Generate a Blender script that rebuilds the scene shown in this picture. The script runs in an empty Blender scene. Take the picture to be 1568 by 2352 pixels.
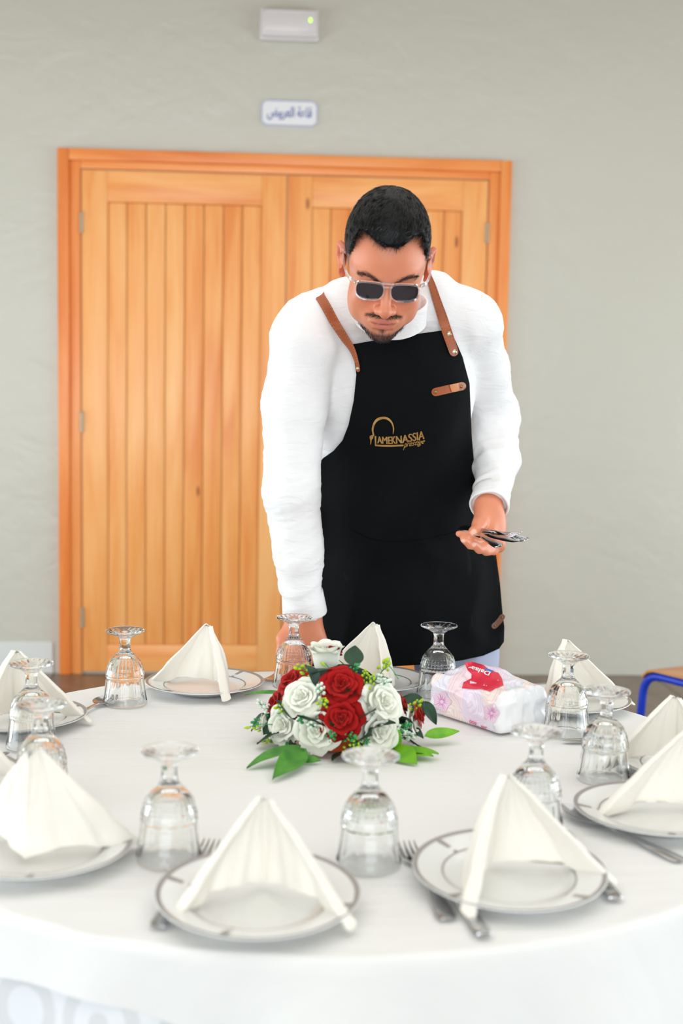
import bpy, bmesh, math, random
import numpy as np
from mathutils import Vector, Matrix, geometry
from mathutils.bvhtree import BVHTree
sc = bpy.context.scene
col = sc.collection
rnd = random.Random(7)

# ------------------------------------------------------------------ camera
W, H = 1568, 2352
FPX, CAMZ = 2881.24, 1.345
PITCH, YAW, ROLL = .094399, .0620, .01715
def cam_basis():
    cp, sp, cy, sy = math.cos(PITCH), math.sin(PITCH), math.cos(YAW), math.sin(YAW)
    f = np.array([sy*cp, cy*cp, -sp]); r = np.array([cy, -sy, 0.]); u = np.cross(r, f)
    cr, sr = math.cos(ROLL), math.sin(ROLL)
    return cr*r+sr*u, -sr*r+cr*u, f
CR, CU, CF = cam_basis()
cam = bpy.data.cameras.new('camera'); camo = bpy.data.objects.new('camera', cam); col.objects.link(camo)
camo.matrix_world = Matrix(((CR[0], CU[0], -CF[0], 0), (CR[1], CU[1], -CF[1], 0), (CR[2], CU[2], -CF[2], CAMZ), (0, 0, 0, 1)))
cam.sensor_fit = 'VERTICAL'; cam.sensor_height = 36; cam.sensor_width = 24
cam.lens = FPX/H*36; cam.clip_start = .05; cam.clip_end = 60
cam.dof.use_dof = True; cam.dof.focus_distance = 2.48; cam.dof.aperture_fstop = 3.05
sc.camera = camo

# ------------------------------------------------------------------ light
world = bpy.data.worlds.new('daylight'); sc.world = world; world.use_nodes = True
bg = world.node_tree.nodes['Background']; bg.inputs[0].default_value = (.80, .90, 1., 1); bg.inputs[1].default_value = 1.0
def area(name, loc, target, sx, sy, power, color):
    l = bpy.data.lights.new(name, 'AREA'); l.shape = 'RECTANGLE'; l.size = sx; l.size_y = sy; l.energy = power; l.color = color
    o = bpy.data.objects.new(name, l); col.objects.link(o); o.location = loc
    o.rotation_euler = (Vector(target)-Vector(loc)).to_track_quat('-Z', 'Y').to_euler()
    return o
# the tall glazed front of the hall behind the photographer, and low windows on both sides, placed to brighten the lower wall
area('front_window_daylight', (-.8, -6.3, 1.75), (.2, 4, 1.2), 8.0, 2.7, 270, (.88, .95, 1.))
area('side_window_daylight', (-4.15, 2.9, 1.05), (3, 2.9, 1.05), 5.6, 1.9, 125, (.82, .92, 1.))
area('right_window_daylight', (4.85, 2.9, 1.05), (-3, 2.9, 1.05), 5.6, 1.9, 135, (.82, .92, 1.))
area('overhead_fill', (.2, 1.7, 3.31), (.2, 1.7, 0), 5.0, 4.6, 60, (.93, .965, 1.))  # unseen lamp under the ceiling, added to brighten the tabletop and shoulders
sc.view_settings.view_transform = 'Standard'; sc.view_settings.look = 'None'
sc.view_settings.gamma = 1; sc.view_settings.use_curve_mapping = False
sc.view_settings.exposure = .38

# ------------------------------------------------------------------ pixel rays -> points in the room
def ray(px, py):
    return (px-W/2)/FPX*CR - (py-H/2)/FPX*CU + CF
def at(px, py, Y):
    d = ray(px, py); p = d*(Y/d[1]); p[2] += CAMZ; return p
def onz(px, py, z):
    d = ray(px, py); p = d*((z-CAMZ)/d[2]); p[2] += CAMZ; return p
EYE = np.array([0, 0, CAMZ])
# ------------------------------------------------------------------ helpers
def mesh(name, V, F, mats=(), smooth=True, midx=None, autosmooth=None):
    me = bpy.data.meshes.new(name)
    V = np.asarray(V, dtype=np.float64)
    if isinstance(F, np.ndarray): F = F.tolist()
    me.from_pydata(V.tolist(), [], F)
    for m in mats: me.materials.append(m)
    if midx is not None: me.polygons.foreach_set('material_index', np.asarray(midx, dtype=np.int32))
    me.polygons.foreach_set('use_smooth', np.full(len(me.polygons), bool(smooth)))
    me.update()
    if autosmooth: 
        me.set_sharp_from_angle(angle=math.radians(autosmooth))
    return me
def link(name, me, parent=None, loc=None, rot=None, scale=None):
    o = bpy.data.objects.new(name, me); col.objects.link(o)
    if parent is not None: o.parent = parent
    if loc is not None: o.location = loc
    if rot is not None: o.rotation_euler = rot
    if scale is not None: o.scale = scale
    return o
def tag(o, label=None, cat=None, group=None, kind=None):
    if label: o['label'] = label
    if cat: o['category'] = cat
    if group: o['group'] = group
    if kind: o['kind'] = kind
    return o
def thing(name, label, cat, loc=(0, 0, 0), rotz=0, group=None):
    o = link(name, None, None, loc, (0, 0, rotz)); return tag(o, label, cat, group)
def copy_tree(o, parent=None):
    c = o.copy(); col.objects.link(c)
    if parent is not None: c.parent = parent
    for ch in list(o.children): copy_tree(ch, c)
    return c
class MB:
    """collects vertices and faces of one mesh"""
    def __init__(s): s.V = []; s.F = []; s.M = []
    def add(s, V, F, m=0):
        b = len(s.V); s.V += [tuple(v) for v in np.asarray(V, float)]
        s.F += [tuple(int(i)+b for i in f) for f in F]; s.M += [m]*len(F); return s
    def mesh(s, name, mats, smooth=True, autosmooth=40):
        return mesh(name, s.V, s.F, mats, smooth, s.M, autosmooth if smooth else None)
def grid_faces(nu, nv, wrap_u=False, flip=False):
    F = []
    for i in range(nu if wrap_u else nu-1):
        for j in range(nv-1):
            a, b = i*nv+j, ((i+1) % nu)*nv+j
            q = (a, b, b+1, a+1); F.append(q[::-1] if flip else q)
    return F
def box(x0, x1, y0, y1, z0, z1, ch=0.):
    """box, chamfered on all edges by ch"""
    if ch <= 0:
        V = [(x, y, z) for x in (x0, x1) for y in (y0, y1) for z in (z0, z1)]
        F = [(0, 1, 3, 2), (4, 6, 7, 5), (0, 4, 5, 1), (2, 3, 7, 6), (0, 2, 6, 4), (1, 5, 7, 3)]
        return V, F
    bm = bmesh.new(); V, F = box(x0, x1, y0, y1, z0, z1)
    vs = [bm.verts.new(v) for v in V]
    for f in F: bm.faces.new([vs[i] for i in f])
    bmesh.ops.bevel(bm, geom=bm.edges[:], offset=ch, segments=2, profile=.5, affect='EDGES')
    bm.verts.index_update()
    V = [tuple(v.co) for v in bm.verts]; F = [tuple(v.index for v in f.verts) for f in bm.faces]; bm.free()
    return V, F
def fillet(pts, r, n=6):
    pts = [np.array(p, float) for p in pts]; out = [pts[0]]
    for a, b, c in zip(pts, pts[1:], pts[2:]):
        u, v = a-b, c-b; lu, lv = np.linalg.norm(u), np.linalg.norm(v); rr = min(r, lu*.49, lv*.49)
        p, q = b+u/lu*rr, b+v/lv*rr
        for t in np.linspace(0, 1, n): out.append((1-t)**2*p+2*t*(1-t)*b+t*t*q)
    out.append(pts[-1]); return out
def tube(pts, r, n=10, caps=True):
    pts = np.array(pts, float); m = len(pts); r = np.broadcast_to(np.asarray(r, float), (m,))
    T = np.gradient(pts, axis=0); T /= np.linalg.norm(T, axis=1, keepdims=True)+1e-12
    N = np.cross(T[0], [0, 0, 1.]); 
    if np.linalg.norm(N) < 1e-3: N = np.cross(T[0], [1., 0, 0])
    V = []
    for i in range(m):
        N = N-T[i]*(N@T[i]); N /= np.linalg.norm(N); B = np.cross(T[i], N)
        for k in range(n):
            a = 2*math.pi*k/n; V.append(pts[i]+r[i]*(math.cos(a)*N+math.sin(a)*B))
    F = []
    for i in range(m-1):
        for k in range(n): F.append((i*n+k, i*n+(k+1) % n, (i+1)*n+(k+1) % n, (i+1)*n+k))
    if caps: F.append(tuple(range(n))[::-1]); F.append(tuple((m-1)*n+k for k in range(n)))
    return V, F
def lathe(prof, n=48, mod=None):
    """prof: (r, z) list; mod(theta, z, i) added to r"""
    V = []
    for k in range(n):
        a = 2*math.pi*k/n
        for i, (r, z) in enumerate(prof):
            rr = r+(mod(a, z, i) if mod else 0); V.append((rr*math.cos(a), rr*math.sin(a), z))
    return V, grid_faces(n, len(prof), True)
def ellipsoid(c, r, nu=10, nv=7):
    V = [(c[0], c[1], c[2]-r[2])]
    for j in range(1, nv):
        p = -math.pi/2+math.pi*j/nv
        for k in range(nu):
            a = 2*math.pi*k/nu; V.append((c[0]+r[0]*math.cos(p)*math.cos(a), c[1]+r[1]*math.cos(p)*math.sin(a), c[2]+r[2]*math.sin(p)))
    V.append((c[0], c[1], c[2]+r[2])); F = []
    for k in range(nu): F.append((0, 1+(k+1) % nu, 1+k))
    for j in range(nv-2):
        for k in range(nu):
            a, b = 1+j*nu+k, 1+j*nu+(k+1) % nu; F.append((a, b, b+nu, a+nu))
    t = len(V)-1; o = 1+(nv-2)*nu
    for k in range(nu): F.append((t, o+k, o+(k+1) % nu))
    return V, F
# --- value noise
def vnoise(P, seed=0):
    seed = int(seed)
    P = np.asarray(P, float); I = np.floor(P).astype(np.int64); f = P-I; f = f*f*f*(f*(f*6-15)+10)
    def h(i, j, k):
        n = (i*374761393+j*668265263+k*2147483647+seed*974711) & 0x7fffffff
        n = ((n ^ (n >> 13))*1274126177) & 0x7fffffff; n = n ^ (n >> 16)
        return (n & 0xffff)/65535.
    r = 0
    for a in (0, 1):
        for b in (0, 1):
            for c in (0, 1):
                w = (f[..., 0] if a else 1-f[..., 0])*(f[..., 1] if b else 1-f[..., 1])*(f[..., 2] if c else 1-f[..., 2])
                r = r+w*h(I[..., 0]+a, I[..., 1]+b, I[..., 2]+c)
    return r*2-1
# --- distance-field modelling: smooth unions on a rectilinear grid, meshed by surface nets
def axis(lo, hi, coarse, fine):
    """grid coordinates from lo to hi with finer steps inside the given (a, b, step) spans"""
    out = [lo]
    while out[-1] < hi:
        st = coarse
        for a, b, s in fine:
            if a-.02 <= out[-1] <= b: st = min(st, s)
        out.append(out[-1]+st)
    return np.array(out)
class Field:
    def __init__(s, xs, ys, zs):
        s.x, s.y, s.z = xs, ys, zs; s.F = np.full((len(xs), len(ys), len(zs)), .3, np.float32)
    def _sl(s, lo, hi):
        r = []
        for ax, a, b in zip((s.x, s.y, s.z), lo, hi):
            i, j = np.searchsorted(ax, a), np.searchsorted(ax, b); r.append(slice(max(i-1, 0), min(j+1, len(ax))))
        return tuple(r)
    def op(s, prim, k=.01, sub=False):
        fn, lo, hi = prim; m = k*1.3+.012; sl = s._sl(np.array(lo)-m, np.array(hi)+m)
        if any(q.stop <= q.start for q in sl): return
        d = fn(s.x[sl[0]][:, None, None], s.y[sl[1]][None, :, None], s.z[sl[2]][None, None, :]).astype(np.float32)
        f = s.F[sl]
        if sub: f = -f
        h = np.clip(.5+.5*(f-d)/k, 0, 1); g = f+(d-f)*h-k*h*(1-h)
        s.F[sl] = -g if sub else g
    def nets(s):
        F = s.F; ins = F < 0
        c = ins[:-1, :-1, :-1].astype(np.int8)
        for a, b, d in ((1, 0, 0), (0, 1, 0), (0, 0, 1), (1, 1, 0), (1, 0, 1), (0, 1, 1), (1, 1, 1)):
            c = c+ins[a:F.shape[0]-1+a, b:F.shape[1]-1+b, d:F.shape[2]-1+d]
        act = (c > 0) & (c < 8); I = np.argwhere(act); n = len(I)
        idx = np.full(act.shape, -1, np.int64); idx[act] = np.arange(n)
        acc = np.zeros((n, 3)); cnt = np.zeros(n)
        cor = [(a, b, d) for a in (0, 1) for b in (0, 1) for d in (0, 1)]
        val = {q: F[I[:, 0]+q[0], I[:, 1]+q[1], I[:, 2]+q[2]] for q in cor}
        for q in cor:
            for ax in range(3):
                if q[ax]: continue
                q2 = list(q); q2[ax] = 1; q2 = tuple(q2); va, vb = val[q], val[q2]
                m = (va < 0) != (vb < 0); t = np.where(m, va/(va-vb+1e-20), 0)
                p = np.tile(np.array(q, float), (n, 1)); p[:, ax] = t
                acc[m] += p[m]; cnt[m] += 1
        L = I+acc/cnt[:, None]
        V = np.stack([np.interp(L[:, i], np.arange(len(ax)), ax) for i, ax in enumerate((s.x, s.y, s.z))], -1)
        Q = []
        for ax in range(3):
            u, v = (ax+1) % 3, (ax+2) % 3
            A = [slice(None)]*3; B = [slice(None)]*3; A[ax] = slice(0, -1); B[ax] = slice(1, None)
            a, b = ins[tuple(A)], ins[tuple(B)]
            E = np.argwhere(a != b)
            ok = (E[:, u] > 0) & (E[:, v] > 0) & (E[:, u] < F.shape[u]-1) & (E[:, v] < F.shape[v]-1); E = E[ok]
            sgn = a[E[:, 0], E[:, 1], E[:, 2]]
            def cell(du, dv):
                G = E.copy(); G[:, u] -= du; G[:, v] -= dv; return idx[G[:, 0], G[:, 1], G[:, 2]]
            q = np.stack([cell(1, 1), cell(0, 1), cell(0, 0), cell(1, 0)], -1)
            q[~sgn] = q[~sgn][:, ::-1]; Q.append(q)
        return V, np.concatenate(Q)
def normalize(v): v = np.asarray(v, float); return v/np.linalg.norm(v)
def ell(c, r, R=None):
    c = np.asarray(c, float); r = np.asarray(r, float); R = np.eye(3) if R is None else np.asarray(R, float)
    def fn(X, Y, Z):
        x, y, z = X-c[0], Y-c[1], Z-c[2]
        q = [(R[i, 0]*x+R[i, 1]*y+R[i, 2]*z) for i in range(3)]
        k0 = np.sqrt(sum((q[i]/r[i])**2 for i in range(3)))+1e-9; k1 = np.sqrt(sum((q[i]/r[i]**2)**2 for i in range(3)))+1e-9
        return k0*(k0-1)/k1
    e = np.sqrt(((R*r[:, None])**2).sum(0)); return fn, c-e, c+e
def rc(a, b, ra, rb, flat=None, fs=1.):
    """round cone from a to b; flat = direction squeezed by factor fs"""
    a = np.asarray(a, float); b = np.asarray(b, float); ab = b-a; l2 = ab@ab
    n = None if flat is None else normalize(flat)
    def fn(X, Y, Z):
        x, y, z = X-a[0], Y-a[1], Z-a[2]
        t = np.clip((x*ab[0]+y*ab[1]+z*ab[2])/l2, 0, 1); x, y, z = x-t*ab[0], y-t*ab[1], z-t*ab[2]
        d2 = x*x+y*y+z*z
        if n is not None:
            w = x*n[0]+y*n[1]+z*n[2]; d2 = d2+w*w*(1/fs**2-1)
        return np.sqrt(d2)-(ra+t*(rb-ra))
    m = max(ra, rb); return fn, np.minimum(a, b)-m, np.maximum(a, b)+m
def rbox(c, h, rad, R):
    c = np.asarray(c, float); h = np.asarray(h, float); R = np.asarray(R, float)
    def fn(X, Y, Z):
        x, y, z = X-c[0], Y-c[1], Z-c[2]
        q = [np.abs(R[i, 0]*x+R[i, 1]*y+R[i, 2]*z)-(h[i]-rad) for i in range(3)]
        return np.sqrt(sum(np.maximum(k, 0)**2 for k in q))+np.minimum(np.maximum(q[0], np.maximum(q[1], q[2])), 0)-rad
    e = np.abs(R.T)@h; return fn, c-e, c+e
def normals(V, F):
    V = np.asarray(V); F = np.asarray(F); N = np.zeros_like(V)
    n = np.cross(V[F[:, 2]]-V[F[:, 0]], V[F[:, 3]]-V[F[:, 1]])
    for k in range(4): np.add.at(N, F[:, k], n)
    return N/(np.linalg.norm(N, axis=1, keepdims=True)+1e-12)
def relax(V, F, it=1, w=.5):
    F = np.asarray(F)
    for _ in range(it):
        S = np.zeros_like(V); C = np.zeros(len(V))
        for a, b in ((0, 1), (1, 2), (2, 3), (3, 0)):
            np.add.at(S, F[:, a], V[F[:, b]]); np.add.at(S, F[:, b], V[F[:, a]]); np.add.at(C, F[:, a], 1); np.add.at(C, F[:, b], 1)
        V = V*(1-w)+w*S/np.maximum(C, 1)[:, None]
    return V
def bvh(V, F): return BVHTree.FromPolygons([tuple(v) for v in V], [tuple(int(i) for i in f) for f in F])
def caster(tree):
    def hit(px, py, off=0.):
        d = ray(px, py); d = d/np.linalg.norm(d)
        h = tree.ray_cast(Vector(EYE), Vector(d))
        if h[0] is None: return None
        return np.array(h[0])-d*off
    return hit
def decal(poly, surf, off, th, step):
    """patch of cloth / leather / print lying on a surface: polygon in sight-line coordinates, its own thickness th"""
    poly = [np.array(p, float) for p in poly]; lo = np.min(poly, 0); hi = np.max(poly, 0); n = len(poly)
    ring = []
    for i in range(n):
        a, b = poly[i], poly[(i+1) % n]; m = max(1, int(np.linalg.norm(b-a)/step))
        for k in range(m): ring.append(a+(b-a)*k/m)
    R = np.array(ring)
    def inside(p):
        x, y = p; c = False
        for (x1, y1), (x2, y2) in zip(ring, ring[1:]+ring[:1]):
            if (y1 > y) != (y2 > y) and x < (x2-x1)*(y-y1)/(y2-y1)+x1: c = not c
        return c
    pts = list(ring)
    for x in np.arange(lo[0]+step*.5, hi[0], step):
        for y in np.arange(lo[1]+step*.5, hi[1], step):
            if inside((x, y)) and np.min(np.linalg.norm(R-[x, y], axis=1)) > step*.45: pts.append(np.array((x, y)))
    nr = len(ring)
    vo, eo, fo, *_ = geometry.delaunay_2d_cdt([Vector(p) for p in pts], [(i, (i+1) % nr) for i in range(nr)], [list(range(nr))], 1, 1e-6)
    P = []; last = None
    for v in vo:
        q = surf(v[0], v[1], off+th)
        P.append(q)
    good = [q for q in P if q is not None]
    my = np.mean([q[1] for q in good])
    for i, q in enumerate(P):
        if q is None:
            j = min((k for k in range(len(P)) if P[k] is not None), key=lambda k: (vo[k]-vo[i]).length)
            P[i] = at(vo[i][0], vo[i][1], P[j][1])
    P = np.array(P); D = P-EYE; D /= np.linalg.norm(D, axis=1, keepdims=True)
    B = P+D*(th+off*.6)
    m = len(P); F = []
    for f in fo:
        a = [vo[i] for i in f]
        cr = (a[1]-a[0]).x*(a[2]-a[0]).y-(a[1]-a[0]).y*(a[2]-a[0]).x
        F.append(tuple(f) if cr < 0 else tuple(f)[::-1])
    cnt = {}
    for f in F:
        for i in range(len(f)): cnt[(f[i], f[(i+1) % len(f)])] = 1
    S = [(b, a, a+m, b+m) for (a, b) in cnt if (b, a) not in cnt]
    return np.concatenate([P, B]), F+S
def smooth_line(pts, n):
    """Catmull-Rom through pts, n samples"""
    P = np.array(pts, float); P = np.vstack([2*P[0]-P[1], P, 2*P[-1]-P[-2]]); m = len(P)-3
    out = []
    for t in np.linspace(0, m-1e-6, n):
        i = int(t); f = t-i; a, b, c, d = P[i:i+4]
        out.append(.5*(2*b+(c-a)*f+(2*a-5*b+4*c-d)*f*f+(3*b-a-3*c+d)*f**3))
    return np.array(out)
def band_poly(center, hw, n=24, cap0=False, cap1=False):
    C = smooth_line(center, n); w = np.interp(np.linspace(0, 1, n), np.linspace(0, 1, len(hw)), hw)
    T = np.gradient(C, axis=0); T /= np.linalg.norm(T, axis=1, keepdims=True); N = np.stack([-T[:, 1], T[:, 0]], -1)
    a = list(C+N*w[:, None]); b = list(C-N*w[:, None])
    def cap(c, t, nn, w): return [c+nn*w*math.cos(x)+t*w*math.sin(x) for x in np.linspace(0, math.pi, 7)[1:-1]]
    poly = a+(cap(C[-1], T[-1], N[-1], w[-1]) if cap1 else [])+b[::-1]
    if cap0: poly += cap(C[0], -T[0], -N[0], w[0])
    return poly
_fonts = {}
def text_tris(s, size=1., shear=0., sx=1., spacing=1., bold=0.):
    cu = bpy.data.curves.new('t', 'FONT'); cu.body = s; cu.size = size; cu.shear = shear; cu.space_character = spacing; cu.fill_mode = 'FRONT' if hasattr(cu, 'fill_mode') else cu.fill_mode
    cu.offset = bold; cu.resolution_u = 4
    o = bpy.data.objects.new('t', cu); col.objects.link(o)
    dg = bpy.context.evaluated_depsgraph_get(); me = bpy.data.meshes.new_from_object(o.evaluated_get(dg))
    V = np.array([v.co[:] for v in me.vertices]).reshape(-1, 3)[:, :2]; F = [tuple(p.vertices) for p in me.polygons]
    bpy.data.objects.remove(o); bpy.data.curves.remove(cu); bpy.data.meshes.remove(me)
    if len(V): V[:, 0] *= sx
    return V, F

# ------------------------------------------------------------------ materials
def lin(c): 
    c = np.array(c)/255.; return tuple(np.where(c <= .04045, c/12.92, ((c+.055)/1.055)**2.4))
def mat(name, rgb, rough=.6, metal=0., spec=.5, bump=None, var=None, **kw):
    m = bpy.data.materials.new(name); m.use_nodes = True; nt = m.node_tree; b = nt.nodes['Principled BSDF']
    c = lin(rgb); b.inputs['Base Color'].default_value = (*c, 1); b.inputs['Roughness'].default_value = rough
    b.inputs['Metallic'].default_value = metal; b.inputs['Specular IOR Level'].default_value = spec
    for k, v in kw.items(): b.inputs[k].default_value = v
    tc = nt.nodes.new('ShaderNodeTexCoord')
    if var:      # (scale xyz, colour 2, amount)
        s, rgb2, amt = var
        mp = nt.nodes.new('ShaderNodeMapping'); mp.inputs['Scale'].default_value = s; nt.links.new(tc.outputs['Object'], mp.inputs[0])
        n = nt.nodes.new('ShaderNodeTexNoise'); n.inputs['Scale'].default_value = 1; n.inputs['Detail'].default_value = 5; nt.links.new(mp.outputs[0], n.inputs[0])
        r = nt.nodes.new('ShaderNodeMapRange'); r.inputs[1].default_value = .35; r.inputs[2].default_value = .65; r.inputs[4].default_value = amt; nt.links.new(n.outputs[0], r.inputs[0])
        mx = nt.nodes.new('ShaderNodeMix'); mx.data_type = 'RGBA'; mx.inputs[6].default_value = (*c, 1); mx.inputs[7].default_value = (*lin(rgb2), 1)
        nt.links.new(r.outputs[0], mx.inputs[0]); nt.links.new(mx.outputs[2], b.inputs['Base Color'])
    if bump:     # (scale xyz, strength, distance)
        s, st, ds = bump
        mp = nt.nodes.new('ShaderNodeMapping'); mp.inputs['Scale'].default_value = s; nt.links.new(tc.outputs['Object'], mp.inputs[0])
        n = nt.nodes.new('ShaderNodeTexNoise'); n.inputs['Scale'].default_value = 1; n.inputs['Detail'].default_value = 4; nt.links.new(mp.outputs[0], n.inputs[0])
        bp = nt.nodes.new('ShaderNodeBump'); bp.inputs['Strength'].default_value = st; bp.inputs['Distance'].default_value = ds
        nt.links.new(n.outputs[0], bp.inputs['Height']); nt.links.new(bp.outputs[0], b.inputs['Normal'])
    return m
def node_math(nt, op, a, b=None):
    n = nt.nodes.new('ShaderNodeMath'); n.operation = op
    for i, v in enumerate((a, b)):
        if v is None: continue
        if isinstance(v, (int, float)): n.inputs[i].default_value = v
        else: nt.links.new(v, n.inputs[i])
    return n.outputs[0]
def wood(name, c1, c2, c3, vertical=True, knots=True, rough=.32, horizontal_axis='x'):
    m = bpy.data.materials.new(name); m.use_nodes = True; nt = m.node_tree; b = nt.nodes['Principled BSDF']
    tc = nt.nodes.new('ShaderNodeTexCoord'); oi = nt.nodes.new('ShaderNodeObjectInfo')
    va = nt.nodes.new('ShaderNodeVectorMath'); va.operation = 'MULTIPLY_ADD'
    cx = nt.nodes.new('ShaderNodeCombineXYZ')
    for i in range(3): nt.links.new(oi.outputs['Random'], cx.inputs[i])
    nt.links.new(cx.outputs[0], va.inputs[0]); va.inputs[1].default_value = (7.3, 3.1, 19.7); nt.links.new(tc.outputs['Object'], va.inputs[2])
    def noise(scale, detail=4, dist=0.):
        mp = nt.nodes.new('ShaderNodeMapping'); mp.inputs['Scale'].default_value = scale if vertical else (scale[2], scale[1], scale[0]); nt.links.new(va.outputs[0], mp.inputs[0])
        n = nt.nodes.new('ShaderNodeTexNoise'); n.inputs['Scale'].default_value = 1; n.inputs['Detail'].default_value = detail; n.inputs['Distortion'].default_value = dist
        nt.links.new(mp.outputs[0], n.inputs[0]); return n.outputs[0], mp.outputs[0]
    big, _ = noise((9, 9, 1.1), 3, .6); fine, _ = noise((70, 70, 2.2), 4, .3)
    v = node_math(nt, 'ADD', node_math(nt, 'MULTIPLY', big, .75), node_math(nt, 'MULTIPLY', fine, .25))
    v = node_math(nt, 'ADD', v, node_math(nt, 'MULTIPLY', node_math(nt, 'SUBTRACT', oi.outputs['Random'], .5), .11))
    cr = nt.nodes.new('ShaderNodeValToRGB'); e = cr.color_ramp.elements
    e[0].position = .33; e[0].color = (*lin(c1), 1); e[1].position = .68; e[1].color = (*lin(c3), 1)
    k = e.new(.5); k.color = (*lin(c2), 1); nt.links.new(v, cr.inputs[0])
    out = cr.outputs[0]
    if knots:
        mp = nt.nodes.new('ShaderNodeMapping'); mp.inputs['Scale'].default_value = (8.5, 0, 2.6) if vertical else (2.6, 0, 8.5); nt.links.new(va.outputs[0], mp.inputs[0])
        vo = nt.nodes.new('ShaderNodeTexVoronoi'); vo.voronoi_dimensions = '3D'; vo.inputs['Scale'].default_value = 1; nt.links.new(mp.outputs[0], vo.inputs[0])
        r = nt.nodes.new('ShaderNodeMapRange'); r.inputs[1].default_value = .05; r.inputs[2].default_value = .085; r.inputs[3].default_value = 1; r.inputs[4].default_value = 0; nt.links.new(vo.outputs['Distance'], r.inputs[0])
        sp = nt.nodes.new('ShaderNodeSeparateColor'); nt.links.new(vo.outputs['Color'], sp.inputs[0])
        g = node_math(nt, 'GREATER_THAN', sp.outputs[0], .35); f = node_math(nt, 'MULTIPLY', node_math(nt, 'MULTIPLY', r.outputs[0], g), .75)
        mx = nt.nodes.new('ShaderNodeMix'); mx.data_type = 'RGBA'; nt.links.new(f, mx.inputs[0]); nt.links.new(out, mx.inputs[6]); mx.inputs[7].default_value = (*lin((120, 52, 22)), 1); out = mx.outputs[2]
    nt.links.new(out, b.inputs['Base Color']); b.inputs['Roughness'].default_value = rough
    bp = nt.nodes.new('ShaderNodeBump'); bp.inputs['Strength'].default_value = .12; bp.inputs['Distance'].default_value = .002
    nt.links.new(fine, bp.inputs['Height']); nt.links.new(bp.outputs[0], b.inputs['Normal'])
    return m
M = {}
# ------------------------------------------------------------------ room shell
YW = 5.924                                     # the wall with the double door
def wall_material():
    m = mat('painted_plaster', (193, 189, 176), .30, bump=None); nt = m.node_tree; b = nt.nodes['Principled BSDF']
    tc = nt.nodes.new('ShaderNodeTexCoord'); h = None
    for s, w in (((3.2, 3.2, 4.5), .75), ((14, 14, 22), .25)):
        mp = nt.nodes.new('ShaderNodeMapping'); mp.inputs['Scale'].default_value = s; nt.links.new(tc.outputs['Object'], mp.inputs[0])
        n = nt.nodes.new('ShaderNodeTexNoise'); n.inputs['Scale'].default_value = 1; n.inputs['Detail'].default_value = 6; n.inputs['Distortion'].default_value = .8; nt.links.new(mp.outputs[0], n.inputs[0])
        v = node_math(nt, 'MULTIPLY', n.outputs[0], w); h = v if h is None else node_math(nt, 'ADD', h, v)
    bp = nt.nodes.new('ShaderNodeBump'); bp.inputs['Strength'].default_value = .35; bp.inputs['Distance'].default_value = .022
    nt.links.new(h, bp.inputs['Height']); nt.links.new(bp.outputs[0], b.inputs['Normal']); return m
M['wall'] = wall_material()
M['ceil'] = mat('ceiling_paint', (186, 172, 146), .8)
M['tile'] = mat('brown_stone_tile', (128, 108, 92), .3, var=((14, 14, 14), (100, 84, 72), .8), bump=((40, 40, 40), .1, .002))
M['grout'] = mat('floor_screed', (88, 76, 66), .7, bump=((30, 30, 30), .2, .003))
def struct(name, V, F, m, smooth=False):
    return tag(link(name, mesh(name, V, F, [m], smooth)), kind='structure')
tag(struct('wall_back', *box(-4.2, 4.9, YW, YW+.2, -.02, 3.36), M['wall']), 'pale grey-green plaster wall behind the waiter')
struct('wall_left', *box(-4.4, -4.2, -6.6, YW, -.02, 3.36), M['wall'])
struct('wall_right', *box(4.9, 5.1, -6.6, YW, -.02, 3.36), M['wall'])
struct('ceiling', *box(-4.4, 5.1, -6.6, YW+.2, 3.36, 3.46), M['ceil'])
floor = tag(struct('floor', *box(-4.4, 5.1, -6.6, YW+.2, -.12, -.012), M['grout']), 'brown stone tiled floor')
# tiles are laid only where the photograph shows the floor
TS = .36
tv, tf = box(0, TS-.004, 0, TS-.004, -.012, 0, .0015); tme = mesh('floor_tile', tv, tf, [M['tile']], False)
for i in range(-7, 10):
    for j in range(8):
        link('floor_tile', tme, floor, (i*TS+.1, YW-(j+1)*TS, 0))
# low painted skirting left of the door
a = at(122, 1500, YW)[0]
struct('baseboard_left', *box(-4.2, a, YW-.008, YW, 0, .150, .003), mat('skirting_paint', (212, 213, 210), .35, bump=((12, 12, 12), .15, .01)))
# ------------------------------------------------------------------ double door
WC = ((205, 120, 62), (224, 150, 86), (236, 176, 112))
M['pine'] = wood('varnished_pine', (230, 136, 66), (242, 164, 92), (247, 184, 116))
M['pine_h'] = wood('varnished_pine_rail', (230, 136, 66), (242, 164, 92), (247, 184, 116), vertical=False)
M['pine_frame'] = wood('varnished_pine_casing', (224, 116, 48), (236, 140, 68), (240, 158, 88), knots=False)
M['pine_frame_h'] = wood('varnished_pine_head', (224, 116, 48), (236, 140, 68), (240, 158, 88), vertical=False, knots=False)
M['steel'] = mat('brushed_steel', (168, 158, 140), .45, .8)
M['gap'] = mat('dark_door_gap', (150, 76, 32), .8)
XL, XR, ZT = -.955, 1.132, CAMZ+1.088
door = tag(link('door_1', None, None, (0, 0, 0)), 'varnished pine double door in a stepped casing', kind='structure')
def dpart(name, x0, x1, y0, y1, z0, z1, m, parent, ch=.004):
    cx, cy, cz = (x0+x1)/2, (y0+y1)/2, (z0+z1)/2
    V, F = box(x0-cx, x1-cx, y0-cy, y1-cy, z0-cz, z1-cz, ch)
    p = parent; off = Vector((0, 0, 0))
    while p is not None and p is not door: off += p.location; p = p.parent
    return link(name, mesh(name, V, F, [m], True, autosmooth=35), parent, Vector((cx, cy, cz))-off)
cw, jw = .052, .050
dpart('door_casing', XL, XL+cw, YW-.035, YW+.02, 0, ZT, M['pine_frame'], door)
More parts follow.
